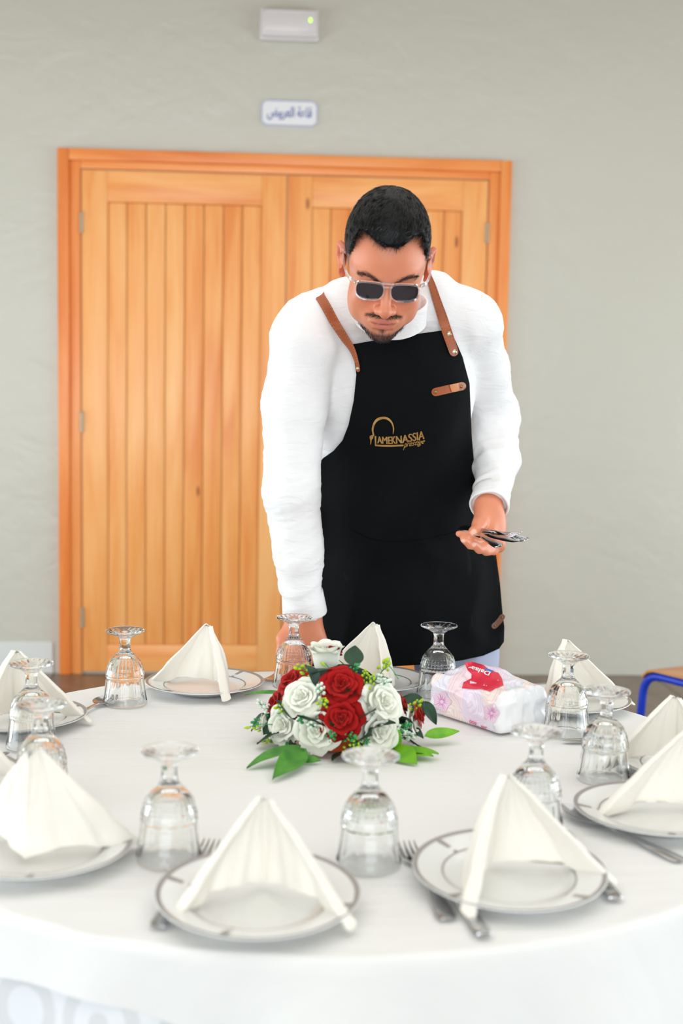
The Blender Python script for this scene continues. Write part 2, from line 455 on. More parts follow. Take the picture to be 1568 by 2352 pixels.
dpart('door_casing', XR-cw, XR, YW-.035, YW+.02, 0, ZT, M['pine_frame'], door)
dpart('door_casing', XL+cw, XR-cw, YW-.035, YW+.02, ZT-cw, ZT, M['pine_frame_h'], door)
xi0, xi1, zi = XL+cw, XR-cw, ZT-cw
dpart('door_jamb', xi0, xi0+jw, YW-.022, YW+.02, 0, zi, M['pine_frame'], door)
dpart('door_jamb', xi1-jw, xi1, YW-.022, YW+.02, 0, zi, M['pine_frame'], door)
dpart('door_jamb', xi0+jw, xi1-jw, YW-.022, YW+.02, zi-.036, zi, M['pine_frame_h'], door)
x0, x1, zt = xi0+jw+.004, xi1-jw-.004, zi-.036-.004
def leaf(xa, xb, sl, sr, hinge_x):
    zb = .012
    lf = dpart('door_leaf', xa, xb, YW-.001, YW+.018, zb, zt, M['gap'], door, 0)
    yf = YW-.016
    dpart('stile', xa, xa+sl, yf, YW-.001, zb, zt, M['pine'], lf, .003)
    dpart('stile', xb-sr, xb, yf, YW-.001, zb, zt, M['pine'], lf, .003)
    pa, pb = xa+sl, xb-sr
    dpart('rail', pa, pb, yf, YW-.001, zt-.142, zt, M['pine_h'], lf, .003)
    dpart('rail', pa, pb, yf, YW-.001, zb, zb+.13, M['pine_h'], lf, .003)
    n = 8; w = (pb-pa)/n
    for k in range(n):
        dpart('plank', pa+k*w+.0012, pa+(k+1)*w-.0012, yf+.005, YW-.001, zb+.131, zt-.143, M['pine'], lf, .004)
    for zz in (.27, 1.19, 2.10):
        V, F = tube([(0, 0, -.045), (0, 0, .045)], .0045, 10)
        V2, F2 = ellipsoid((0, 0, .048), (.005, .005, .005), 8, 5)
        mb = MB().add(V, F).add(V2, F2).add(*box(-.009, .009, .004, .009, -.045, .045))
        h = link('hinge', mb.mesh('hinge', [M['steel']]), lf, Vector((hinge_x, YW-.024, zz))-lf.location)
xm = (at(658, 420, YW)[0]+at(656, 800, YW)[0])/2
leaf(x0, xm-.002, .118, .114, x0-.002); leaf(xm+.002, x1, .114, .118, x1+.002)
# ------------------------------------------------------------------ emergency light and room sign on the wall
def wall_px(px, py): return at(px, py, YW)
c = wall_px(664, 60); hw = .134; hh = .071
em = thing('emergency_light', 'white plastic emergency light with a green indicator, high on the wall', 'lamp', (c[0], YW, c[2]))
M['white_plastic'] = mat('white_plastic', (214, 208, 206), .4)
M['diffuser'] = mat('frosted_cover', (214, 206, 206), .25, spec=.6)
link('back_box', mesh('back_box', *box(-hw*1.01, hw*1.01, -.03, -.001, -hh, hh, .008), [M['white_plastic']], True, autosmooth=40), em)
link('cover', mesh('cover', *box(-hw*.96, hw*.96, -.062, -.028, -hh*.88, hh*.88, .014), [M['diffuser']], True, autosmooth=50), em)
mb = MB()
for zz in (-hh*.62, hh*.66): mb.add(*box(-hw*.8, hw*.82, -.0655, -.061, zz-.004, zz+.004, .0015))
link('cover_rib', mb.mesh('cover_rib', [M['white_plastic']]), em)
led = bpy.data.materials.new('green_led'); led.use_nodes = True; b = led.node_tree.nodes['Principled BSDF']
b.inputs['Base Color'].default_value = (.3, .9, .05, 1); b.inputs['Emission Color'].default_value = (.42, 1, .06, 1); b.inputs['Emission Strength'].default_value = 1.6
link('indicator_led', mesh('indicator_led', *ellipsoid((.095, -.063, .012), (.0065, .004, .010)), [led]), em)
c = wall_px(664.5, 261); sw, sh = .1325, .060
sign = thing('room_sign', 'small white room sign with blue Arabic lettering above the door', 'sign', (c[0], YW, c[2]))
M['enamel'] = mat('white_enamel', (226, 224, 226), .25)
M['blue_print'] = mat('blue_print', (70, 92, 160), .4); M['blue_border'] = mat('blue_border', (150, 156, 184), .4)
def octo(w, h, q): return [(-w+q, -h), (w-q, -h), (w, -h+q), (w, h-q), (w-q, h), (-w+q, h), (-w, h-q), (-w, -h+q)]
def prism(poly, y0, y1):
    n = len(poly); V = [(x, y0, z) for x, z in poly]+[(x, y1, z) for x, z in poly]
    return V, [tuple(range(n)), tuple(range(2*n-1, n-1, -1))]+[(i, i+n, (i+1) % n+n, (i+1) % n) for i in range(n)]
link('plate', mesh('plate', *prism(octo(sw, sh, .022), -.008, -.001), [M['enamel']], False), sign)
o1, o2 = octo(sw*.985, sh*.97, .021), octo(sw*.945, sh*.88, .017)
link('border', mesh('border', [(x, -.0092, z) for x, z in o1+o2], [(i, (i+1) % 8, (i+1) % 8+8, i+8) for i in range(8)], [M['blue_border']], False), sign)
# presentation forms in drawing order, left to right
txt = ''.join(['\uFEBE', '\uFEED', '\uFEAE', '\uFECC', '\uFEDF', '\uFE8D', ' ', '\uFE94', '\uFECB', '\uFE8E', '\uFED7'])
V, F = text_tris(txt, 1., bold=.012)
if len(V):
    V = V-(V.min(0)+V.max(0))/2; V = V*np.array([.205, .062])/np.ptp(V, axis=0)
    link('lettering', mesh('lettering', [(x, -.0094, z-.001) for x, z in V], F, [M['blue_print']], False), sign)
# ------------------------------------------------------------------ school chair by the wall
M['blue'] = mat('blue_enamel_tube', (18, 58, 190), .3)
M['ply'] = wood('plywood', (186, 122, 78), (202, 140, 94), (214, 156, 110), vertical=False, knots=False, rough=.4)
M['ply_edge'] = mat('plywood_edge', (214, 158, 98), .6, var=((4, 4, 300), (170, 110, 60), .7))
M['rubber'] = mat('black_rubber', (25, 25, 26), .7)
P0 = at(1481, 1530, 4.12); P1 = at(1700, 1650, 3.78)
u = normalize([P1[0]-P0[0], P1[1]-P0[1], 0]); v = np.array([-u[1], u[0], 0]); v = v if v[0] > 0 else -v
zs = .428
chair = thing('school_chair', 'blue tubular school chair with plywood seat beside the back wall', 'chair', (P0[0], P0[1], 0))
def cp(a, b, z): q = u*a+v*b; return np.array([q[0], q[1], z])
S = .40
for b_, nm in ((0., 'side_frame'), (S-.02, 'side_frame')):
    pts = fillet([cp(-.03, b_, .0), cp(0, b_, zs-.012), cp(S, b_, zs-.012), cp(S+.03, b_, 0)], .075, 8)
    fr = link(nm, mesh(nm, *tube(pts, .014, 12), [M['blue']]), chair)
    for e in (cp(-.03, b_, .006), cp(S+.03, b_, .006)): link('foot_cap', mesh('foot_cap', *tube([e+[0, 0, -.005], e+[0, 0, .02]], .016, 10), [M['rubber']]), fr)
for a_ in (.06, S-.06):
    link('crossbar', mesh('crossbar', *tube([cp(a_, .0, zs-.02), cp(a_, S-.02, zs-.02)], .010, 10), [M['blue']]), chair)
# seat: bent plywood, its front edges rolled down
V = []; nu, nv = 15, 9
for lay, dz in ((0, .012), (1, .003)):
    for i in range(nu):
        a_ = -.015+(S+.03)*i/(nu-1); roll = max(0, .05-a_)/.065
        for j in range(nv):
            b_ = -.012+(S+.004)*j/(nv-1); dip = -.006*math.sin(math.pi*j/(nv-1))
            q = cp(a_+.012*roll**2, b_, zs+dz+dip-.030*roll**2); V.append(q)
n0 = nu*nv; F = grid_faces(nu, nv); F += [tuple(k+n0 for k in f[::-1]) for f in F]; mi = [0]*len(F)
rim = [i*nv for i in range(nu)]+[(nu-1)*nv+j for j in range(1, nv)]+[i*nv+nv-1 for i in range(nu-2, -1, -1)]+[j for j in range(nv-2, 0, -1)]
for a_, b_ in zip(rim, rim[1:]+rim[:1]): F.append((a_, b_, b_+n0, a_+n0)); mi.append(1)
link('seat', mesh('seat', V, F, [M['ply'], M['ply_edge']], True, mi, 40), chair)
for a_ in (.02, S-.04):
    pass
for k in (0, 1):
    b0 = .03+k*(S-.08)
    link('back_post', mesh('back_post', *tube(fillet([cp(b0, S-.03, zs-.015), cp(b0, S+.02, zs-.01), cp(b0, S+.09, .80)], .05, 6), .011, 10), [M['blue']]), chair)
V, F = box(0, S-.02, -.006, .006, 0, .16, .004); V = [cp(x+.01, S+.075+y-.09*0+.02*(z/.16), .64+z) for x, y, z in V]
link('backrest', mesh('backrest', V, F, [M['ply']], True, autosmooth=40), chair)
# ------------------------------------------------------------------ round table and its two cloths
TC = np.array([.109, 2.010]); TR = .70; TZ = .74
M['table_wood'] = mat('table_board', (150, 110, 75), .5)
M['cloth'] = mat('white_cotton', (241, 240, 238), .85, spec=.2, bump=((7, 40, 9), .4, .008), **{'Sheen Weight': .15})
def damask():
    m = mat('white_damask', (226, 228, 232), .7, spec=.25); nt = m.node_tree; b = nt.nodes['Principled BSDF']
    tc = nt.nodes.new('ShaderNodeTexCoord')
    vo = nt.nodes.new('ShaderNodeTexVoronoi'); vo.inputs['Scale'].default_value = 9; vo.inputs['Randomness'].default_value = .35; nt.links.new(tc.outputs['UV'], vo.inputs[0])
    s = node_math(nt, 'SINE', node_math(nt, 'MULTIPLY', vo.outputs['Distance'], 26.))
    g = node_math(nt, 'GREATER_THAN', s, .1)
    mx = nt.nodes.new('ShaderNodeMix'); mx.data_type = 'RGBA'; nt.links.new(g, mx.inputs[0]); mx.inputs[6].default_value = (*lin((222, 223, 225)), 1); mx.inputs[7].default_value = (*lin((236, 238, 242)), 1)
    nt.links.new(mx.outputs[2], b.inputs['Base Color']); return m
M['damask'] = damask()
tb = thing('round_table', 'round banquet table hidden under two white cloths', 'table', (TC[0], TC[1], 0))
V, F = lathe([(0, TZ-.040), (TR-.02, TZ-.040), (TR-.008, TZ-.034), (TR-.008, TZ-.018), (TR-.02, TZ-.014), (0, TZ-.014)], 64)
link('tabletop', mesh('tabletop', V, F, [M['table_wood']], True, autosmooth=40), tb)
for k in range(4):
    a = math.pi/4+k*math.pi/2; x, y = .48*math.cos(a), .48*math.sin(a)
    link('leg', mesh('leg', *tube([(x*1.1, y*1.1, 0), (x, y, TZ-.040)], .016, 10), [M['steel']]), tb)
def cloth(name, ztop, R, reach, zmin, amp, seed, m, label, wr):
    nth = 320; rr = [0, .06, .12, .18, .24, .30, .36, .42, .48, .54, .60, .65, R-.012, R-.004, R, R+.002]
    V = []; ns = 22; UV = []
    th = np.linspace(0, 2*math.pi, nth, endpoint=False)
    for t in th:
        L = reach(t); ca, sa = math.cos(t), math.sin(t)
        for r in rr:
            dz = 0 if r < R-.013 else (-.0015 if r < R-.003 else (-.005 if r <= R else -.011))
            V.append((r*ca, r*sa, ztop+dz)); UV.append((t*R, r-R))
        # hanging part: folds deepen towards the hem
        for k in range(1, ns+1):
            s = k/ns; d = L*s; dz = min(d*.985, ztop-zmin)
            ph = seed+2.2*math.sin(2*t+seed); env = min(1, d/.22)
            fold = amp*env*(math.sin(15*t+ph)+.5*math.sin(31*t+2*ph))
            r = R+.003+.07*min(d, .6)*(1+.3*math.sin(3*t))+fold+amp*env*1.2
            V.append((r*ca, r*sa, ztop-.011-dz)); UV.append((t*R, -d))
    V = np.array(V); n = len(rr)+ns
    P = np.stack([V[:, 0]*9, V[:, 1]*22, V[:, 2]*9], -1); q = vnoise(P, seed)*.6+vnoise(P*2.3, seed+1)*.4
    P2 = np.stack([V[:, 0]*5+V[:, 1]*4, V[:, 1]*14-V[:, 0]*3, V[:, 2]*3], -1); q2 = 1-2*np.abs(vnoise(P2, seed+5))
    flat = V[:, 2] > ztop-.003
    V[flat, 2] += wr*(q[flat]*.7+q2[flat]*.5-1.2)
    hang = ~flat; rad = np.stack([np.cos(np.arctan2(V[:, 1], V[:, 0])), np.sin(np.arctan2(V[:, 1], V[:, 0]))], -1)
    P3 = np.stack([np.arctan2(V[:, 1], V[:, 0])*9, V[:, 2]*5, V[:, 0]*2], -1); w = np.clip((ztop-.02-V[:, 2])/.12, 0, 1)*amp*.5
    V[:, 0] += rad[:, 0]*vnoise(P3, seed+3)*w; V[:, 1] += rad[:, 1]*vnoise(P3, seed+3)*w
    F = grid_faces(nth, n, True)
    me = mesh(name, V, F, [m], True)
    uv = me.uv_layers.new(name='UVMap'); li = np.zeros(len(me.loops), np.int32); me.loops.foreach_get('vertex_index', li)
    uv.data.foreach_set('uv', np.array(UV)[li].ravel())
    o = link(name, me, None, (TC[0], TC[1], 0))
    return tag(o, label, 'tablecloth')
def reach_square(t):
    a = math.radians(-73); h = .762
    c = max(abs(math.cos(t-a-math.pi/4)), abs(math.sin(t-a-math.pi/4)))
    return h/c-TR
cloth('underlay_cloth', TZ-.010, TR, lambda t: .70, .03, .010, 2., M['damask'], 'white patterned damask undercloth hanging below the hem of the plain cloth', .0)
cloth('tablecloth', TZ, TR+.005, reach_square, .03, .014, 5., M['cloth'], 'plain white cotton cloth covering the round table top', .0022)
# ------------------------------------------------------------------ plates
M['china'] = mat('white_china', (236, 236, 234), .12, spec=.55)
M['silver'] = mat('silver_rim', (172, 166, 162), .5, .5)
def plate_meshes():
    prof = [(0, .0045), (.066, .0045), (.074, .006), (.081, .0105), (.088, .0135), (.112, .0178), (.119, .0195), (.1205, .0190), (.1195, .0175), (.111, .0148), (.087, .0105), (.078, .006), (.070, .002), (.066, 0), (.062, .002), (0, .0025)]
    V, F = lathe(prof, 72); body = mesh('plate', V, F, [M['china']], True)
    def ring(r0, z0, r1, z1, a0=0, a1=2*math.pi, n=72):
        V = []; m = n if a1-a0 > 6.2 else 8
        for k in range(m+(0 if m == n else 1)):
            a = a0+(a1-a0)*k/m
            for r, z in ((r0, z0), (r1, z1)): V.append((r*math.cos(a), r*math.sin(a), z))
        return V, grid_faces(m if m == n else m+1, 2, m == n)
    rim = MB().add(*ring(.1135, .01855, .1192, .0201)); inner = MB().add(*ring(.0812, .01135, .0832, .0122))
    bars = MB()
    for k in range(4):
        a = k*math.pi/2+.5; bars.add(*ring(.0832, .0119, .1135, .0183, a-.045, a+.045))
    return body, rim.mesh('silver_rim', [M['silver']]), inner.mesh('silver_line', [M['silver']]), [ring(.0832, .0123, .1135, .0187, k*math.pi/2+.5-.04, k*math.pi/2+.5+.04) for k in range(4)]
PB, PRIM, PIN, PBAR = plate_meshes(); PBAR = [mesh('silver_bar', V, F, [M['silver']]) for V, F in PBAR]
def make_plate():
    t = link('dinner_plate', PB); link('silver_rim', PRIM, t); link('silver_line', PIN, t)
    for b in PBAR: link('silver_bar', b, t)
    return t
S = [  # sight line of the plate centre, turn of its napkin, label fragments
 (592, 2054, -4, 'nearest the camera, between the two nearest goblets'),
 (1168, 2000, 30, 'second along from the nearest one, with a knife handle below it'),
 (1510, 1856, -32, 'with a spoon lying along its rim'),
 (1590, 1748, -24, 'by the right edge below the blue chair'),
 (1306, 1603, 36, 'behind the tissue pack'),
 (852, 1558, -48, 'in front of the black apron, half hidden by flowers'),
 (470, 1564, -36, 'in front of the pine door, beside the waiter\'s sleeve'),
 (45, 1640, 34, 'at the far left of the table'),
 (-135, 1778, 30, 'cut off by the left edge of the picture'),
 (88, 1940, 164, 'at the near left of the table')]
plates = []; TIP = math.radians(3.2)
p0 = make_plate()
for i, (px, py, rz, lab) in enumerate(S):
    p = p0 if i == 0 else copy_tree(p0)
    c = onz(px, py, TZ+.018); p.location = (c[0], c[1], TZ+.0008); p.rotation_euler = (0, 0, rnd.uniform(0, 6.28))
    if i < 2:                                  # the two nearest plates are propped up on the cutlery under their far side
        p.location.z = TZ+.0045; p.rotation_euler = (Matrix.Rotation(TIP, 3, 'X') @ Matrix.Rotation(math.radians((132, 104)[i]), 3, 'Z')).to_euler()
    tag(p, 'white silver-rimmed dinner plate '+lab, 'plate', 'place setting plates'); plates.append(c)
# ------------------------------------------------------------------ folded napkins
M['napkin'] = mat('ivory_napkin', (245, 240, 230), .8, spec=.2, bump=((70, 70, 70), .12, .002), **{'Sheen Weight': .2})
def napkin_mesh(seed):
    """one folded cloth: two wings meeting in an upright spine, their layers opening into a loop at the outer edges"""
    r = random.Random(seed); A = np.array([.0, .010, .128]); C = np.array([0., .032, .006])
    T = {sg: np.array([sg*(.104+r.uniform(-.006, .006)), -.062+r.uniform(-.012, .012), .004]) for sg in (-1, 1)}
    nb, nh = 24, 26; par = np.linspace(-1, 1, 2*nb-1); wn = {}
    for sg in (-1, 1):
        n = normalize(np.cross(T[sg]-C, A-C)); side = np.array([sg*.5, .86, 0.]); wn[sg] = n if n@side > 0 else -n
    mid = normalize(wn[-1]+wn[1]); outer = []; inner = []
    for s in par:
        sg = 1 if s >= 0 else -1; v = abs(s); w = min(1, v/.16); w = w*w*(3-2*w)
        n = normalize(mid*(1-w)+wn[sg]*w); side = np.array([sg*.5*w, .86, 0.])
        B = C+(T[sg]-C)*v+side*.006*math.sin(math.pi*v)**.9*w
        B = B+np.array([0, 0, .010*math.sin(math.pi*min(1, v*1.25))])
        ro, ri = [], []
        for j in range(nh):
            h = j/(nh-1); P = B*(1-h)+(A+np.array([sg*.006*w, 0, -.004*w*(sg > 0)]))*h
            P = P+side*.009*math.sin(math.pi*h)*math.sin(math.pi*(.1+.75*v))*w
            cr = .007*math.exp(-((v-.60-.12*h)/.06)**2)*(1-h)-.004*math.exp(-((v-.30)/.05)**2)*(1-h*.5)
            P = P+n*(.0022*math.sin(8*v+4*h+seed)*(1-h)+cr)*w
            th = (.006+.012*(v**2.2))*(1-.5*h); sl_ = math.exp(-(v/.045)**2)*(.15+.85*h)
            ro.append(P+n*(th*.5)-np.array([0, 0, .006*sl_*h])); ri.append(P-n*(th*.5-.014*sl_)-np.array([0, 0, .012*sl_*h**4]))
        outer.append(ro); inner.append(ri)
    def loop(o, i, sg):
        rows = []
        for t in np.linspace(0, math.pi, 7)[1:-1]:
            row = []
            for a, b in zip(o, i):
                m_ = (a+b)/2; d = normalize((T[sg]-C)*.8+np.array([0, -.2, -.1])); row.append(m_+(a-m_)*math.cos(t)+d*np.linalg.norm(a-b)/2*1.25*math.sin(t))
            rows.append(row)
        return rows
    rows = outer+loop(outer[-1], inner[-1], 1)+inner[::-1]+loop(inner[0], outer[0], -1)
    V = np.array([p for row in rows for p in row]); F = grid_faces(len(rows), nh, True)
    nr = len(rows); F.append(tuple(i*nh for i in range(nr))); F.append(tuple(i*nh+nh-1 for i in range(nr))[::-1])
    nz = vnoise(V*38, seed)*.6+vnoise(V*80, seed+3)*.3
    V = V+np.stack([nz, vnoise(V*38, seed+7), vnoise(V*38, seed+9)*.4], -1)*.0022; V[:, 2] = np.maximum(V[:, 2], .0003)
    return mesh('napkin', V, F, [M['napkin']], True, None, 75)
NM = [napkin_mesh(s) for s in (1, 2, 3)]
naplab = ['standing open towards the camera on the nearest plate', 'with two splayed folds on the second nearest plate beside the knife handle', 'standing on the near right plate that has a spoon along its rim',
          'at the right edge, on the plate below the blue chair', 'standing behind the tissue pack', 'peaked, standing before the black apron behind the flowers', 'standing side on before the pine door', 'at the far left, behind the rearmost pair of stacked-looking goblets', 'barely inside the left edge of the picture', 'broad and plain on the near left plate']
naplab[7] = 'on the far left plate, behind an upturned goblet'
nsc = [.96, 1.02, 1.1, 1.0, 1.0, 1.0, 1.0, 1.0, 1.05, 1.12]
NOFF = {0: (.006, .004), 2: (.045, .0), 3: (-.030, .012)}
for i, (px, py, rz, lab) in enumerate(S):
    o = link('folded_napkin', NM[i % 3], None, (plates[i][0]+NOFF.get(i, (0, 0))[0], plates[i][1]+NOFF.get(i, (0, 0))[1], TZ+.0058), (0, 0, math.radians(rz)), (nsc[i], nsc[i], nsc[i]*(.9 if i in (2, 3) else 1)))
    if i < 2: o.rotation_euler = (Matrix.Rotation(TIP, 3, 'X') @ Matrix.Rotation(math.radians(rz), 3, 'Z')).to_euler(); o.location.z += .0045
    tag(o, 'folded ivory napkin '+naplab[i], 'napkin', 'folded napkins')
# ------------------------------------------------------------------ upturned cut-glass goblets
gm = bpy.data.materials.new('clear_glass'); gm.use_nodes = True; b = gm.node_tree.nodes['Principled BSDF']
b.inputs['Base Color'].default_value = (.985, .995, .99, 1); b.inputs['Roughness'].default_value = .02; b.inputs['Transmission Weight'].default_value = 1; b.inputs['IOR'].default_value = 1.43
M['glass'] = gm
def goblet_meshes(kind):
    n = 168
    def sm(a, b, x): t = min(1, max(0, (x-a)/(b-a))); return t*t*(3-2*t)
    def mod(a, z, i):
        d = 0
        if z < .056: d += -.0011*abs(math.cos(6*a))**.7*sm(.006, .014, z)*(1-sm(.047, .053, z))*1.3      # flutes of the lower bowl
        if kind == 0 and .055 < z < .092:
            row = (z-.055)/.0123; f = row-math.floor(row); fa = (a/(2*math.pi)*14+(.0)) % 1
            br = min(1, 6*min(f, 1-f))*min(1, 7*min(fa, 1-fa)); d += .0013*br*(1-sm(.085, .092, z))        # rows of cut blocks
        if kind == 1 and .055 < z < .086:
            k = 16; u = a*k+z*520; w = a*k-z*520
            d += .0011*(math.cos(u)*math.cos(w))*sm(.055, .060, z)*(1-sm(.079, .086, z))                   # pebbled diamond band
        return d
    def cs(P, m):
        P = np.array(P); t = np.linspace(0, len(P)-1, m); o = smooth_line(P, m); return [tuple(x) for x in o]
    out = [(.0425, .0006), (.0428, .003), (.0415, .012), (.0395, .026), (.0375, .042), (.0365, .050), (.0372, .0535), (.0362, .056), (.0350, .064), (.0325, .074), (.0285, .083), (.0215, .092), (.0150, .0985), (.0118, .1025), (.0108, .1055)]
    inn = [(0, .0905), (.008, .0897), (.016, .086), (.024, .0785), (.0295, .068), (.0325, .056), (.0345, .042), (.0372, .026), (.0396, .012), (.0408, .003), (.0414, .0004), (.0425, .0006)]
    bo = cs(out, 64); bi = cs(inn, 26); bi[-1] = bo[0]
    Vb, Fb = lathe(bi+bo[1:], n, lambda a, z, i: mod(a, z, i) if i >= len(bi)+2 else 0)
    def oct_(a): q = (a+math.pi/8) % (math.pi/4)-math.pi/8; return (math.cos(math.pi/8)/math.cos(q)-.96)
    st = cs([(.0108, .1055), (.0098, .110), (.0096, .118), (.0100, .124), (.0112, .1268)], 18)
    Vs, Fs = lathe(st, n, lambda a, z, i: .0096*oct_(a)*(0 if i in (0, 17) else 1))
    ft = cs([(.0112, .1268), (.0150, .130), (.0225, .1345), (.0310, .1380), (.0362, .1405), (.0370, .1425), (.0362, .1440)], 26)+cs([(.0360, .1442), (.033, .1438), (.026, .1425), (.018, .1410), (.010, .1402), (0, .140)], 16)
    Vf, Ff = lathe(ft, n, lambda a, z, i: 0)
    Vf = np.array(Vf); r = np.hypot(Vf[:, 0], Vf[:, 1]); a = np.arctan2(Vf[:, 1], Vf[:, 0]); top = np.tile(np.arange(len(ft)) >= 26, n)
    Vf[top, 2] -= (.0016*np.clip((r[top]-.006)/.008, 0, 1)*np.clip((.034-r[top])/.006, 0, 1)*np.abs(np.cos(8*a[top])))     # radial cuts under the foot
    fl = lambda F: [f[::-1] for f in F]
    return [mesh(nm, V, F, [M['glass']], True) for nm, V, F in (('bowl', Vb, Fb), ('stem', Vs, Fs), ('foot', Vf, Ff))]
protos = []
for k in (0, 1):
    g = link('goblet', None); 
    for me in goblet_meshes(k): link(me.name.split('.')[0], me, g)
    protos.append(g)
G = [(287, 1615, 0, 'with cut block rows, in front of the pine door'), (673, 1574, 1, 'in front of the waiter\'s lowered hand'), (1004, 1597, 1, 'before the black apron, behind the tissue pack'),
     (1300, 1684, 0, 'right of the tissue pack with cut block rows, before a standing napkin'), (1386, 1789, 0, 'by the right edge, nearest to the napkin below the blue chair'), (1225, 1910, 1, 'partly behind the second nearest napkin'),
     (846, 1984, 1, 'blurred, standing in front of the flowers'), (388, 1971, 1, 'blurred, alone between the nearest and the near left plate'), (96, 1836, 1, 'behind the near left napkin, overlapping another goblet'), (73, 1714, 0, 'in front of the far left napkin')]
used = [False, False]
for px, py, k, lab in G:
    g = protos[k] if not used[k] else copy_tree(protos[k]); used[k] = True
    c = onz(px, py, TZ); g.location = (c[0], c[1], TZ+.0006); g.rotation_euler = (0, 0, rnd.uniform(0, 6.28))
    tag(g, 'clear upturned goblet '+lab, 'glass', 'upturned goblets')
# ------------------------------------------------------------------ cutlery
M['cutlery'] = mat('polished_steel', (190, 190, 192), .16, 1.)
def strip(st, n=8, bow=0.):
    """st: (x, y half-width, z centre, half-thickness); closed strip with rounded section"""
    V = []
    for x, w, z, t in st:
        for k in range(n):
            a = 2*math.pi*k/n; c = math.copysign(abs(math.cos(a))**.6, math.cos(a)); s = math.sin(a)
            V.append((x, w*c, z+t*s+bow*w*c*c))
    m = len(st); F = [(i*n+k, i*n+(k+1) % n, (i+1)*n+(k+1) % n, (i+1)*n+k) for i in range(m-1) for k in range(n)]
    return V, [f[::-1] for f in F]+[tuple(range(n)), tuple((m-1)*n+k for k in range(n))[::-1]]
HAND = [(-.100, .004, .0018, .0010), (-.098, .0088, .0018, .0013), (-.092, .0112, .002, .0015), (-.07, .0100, .003, .0016), (-.03, .0055, .0045, .0018), (.0, .0035, .005, .0020), (.02, .0032, .0055, .002)]
def fork_mesh():
    mb = MB(); mb.add(*strip(HAND+[(.035, .0045, .0045, .0016), (.045, .009, .003, .0013), (.052, .0118, .0026, .0012), (.060, .0122, .003, .0011)]))
    for k in range(4):
        y = -.0102+k*.0068; V, F = strip([(.058, .0021, .003, .0011), (.070, .0018, .0036, .001), (.085, .0015, .0062, .0009), (.096, .0008, .0095, .0006)], 6)
        mb.add([(x, yy+y*(1-.06*(x > .08)), z) for x, yy, z in V], F)
    return mb.mesh('fork', [M['cutlery']], True)
def spoon_mesh():
    mb = MB(); mb.add(*strip(HAND+[(.030, .004, .005, .0018)]))
    V = []; nu, nv = 14, 9
    for lay in (0, 1):
        for i in range(nu):
            u_ = i/(nu-1); x = .028+.068*u_; w = .0205*math.sin(math.pi*min(.999, max(.04, u_**.8)))**.62
            for j in range(nv):
                q = -1+2*j/(nv-1); d = (1-q*q)*.0085*math.sin(math.pi*u_)
                V.append((x, w*q, .0105-d-.0035*(1-u_)-.0012*lay))
    n0 = nu*nv; F = grid_faces(nu, nv); F = [f[::-1] for f in F]+[tuple(i+n0 for i in f) for f in F]
    rim = [i*nv for i in range(nu)]+[(nu-1)*nv+j for j in range(1, nv)]+[i*nv+nv-1 for i in range(nu-2, -1, -1)]+[j for j in range(nv-2, 0, -1)]
    F += [(a, b, b+n0, a+n0) for a, b in zip(rim, rim[1:]+rim[:1])]
    mb.add(V, F); return mb.mesh('spoon', [M['cutlery']], True)
def knife_mesh():
    mb = MB(); mb.add(*strip([(-.105, .005, .003, .002), (-.103, .0085, .003, .0026), (-.096, .0098, .003, .003), (-.05, .0085, .003, .003), (-.012, .0065, .003, .0028), (-.004, .006, .003, .0022), (.0, .0075, .003, .0012), (.03, .0095, .003, .0010), (.07, .0102, .003, .0008), (.092, .009, .003, .0007), (.102, .005, .003, .0005), (.105, .0015, .003, .0004)]))
    return mb.mesh('knife', [M['cutlery']], True)
CM = {'fork': fork_mesh(), 'spoon': spoon_mesh(), 'knife': knife_mesh()}
def lay(kind, tip, end, label, lift=0., kmax=1.2):
    """tip / end: sight lines of the working end and the handle end on the cloth"""
    a, b = onz(*tip, TZ), onz(*end, TZ); d = a-b; L = np.hypot(d[0], d[1]); ang = math.atan2(d[1], d[0]); ln = .20 if kind != 'knife' else .21
    u = d[:2]/L; k_ = min(kmax, max(1., L/ln)); c = a[:2]-u*k_*(.096 if kind != 'knife' else .105)
    o = link(kind, CM[kind], None, (c[0], c[1], TZ+.0008+lift), (0, 0, ang), (k_, min(k_, 1.1), 1)); return tag(o, label, kind, 'cutlery laid on the cloth')
lay('fork', (487, 1944), (352, 2150), 'steel fork whose tines show behind the nearest plate', kmax=1.34)
lay('fork', (932, 1948), (1030, 2120), 'steel fork whose tines show left of the second nearest plate')
lay('knife', (992, 1978), (1112, 2155), 'steel knife whose handle sticks out below the second nearest plate')
lay('spoon', (1290, 1862), (1575, 1985), 'steel spoon lying along the near right plate')
lay('knife', (1285, 1905), (1420, 2080), 'steel knife partly hidden behind the second nearest napkin')
lay('knife', (1292, 1706), (1480, 1700), 'steel knife with its tip beside the goblet right of the tissue pack')
lay('fork', (1248, 1650), (1325, 1570), 'steel fork between the tissue pack and the napkin behind it')
lay('fork', (603, 1573), (672, 1528), 'steel fork with tines beside the plate that stands before the door')
lay('spoon', (262, 1606), (180, 1644), 'steel spoon reaching from the far left plate towards a goblet')
lay('knife', (22, 1732), (-120, 1775), 'steel knife at the left edge beyond the cut-off plate')
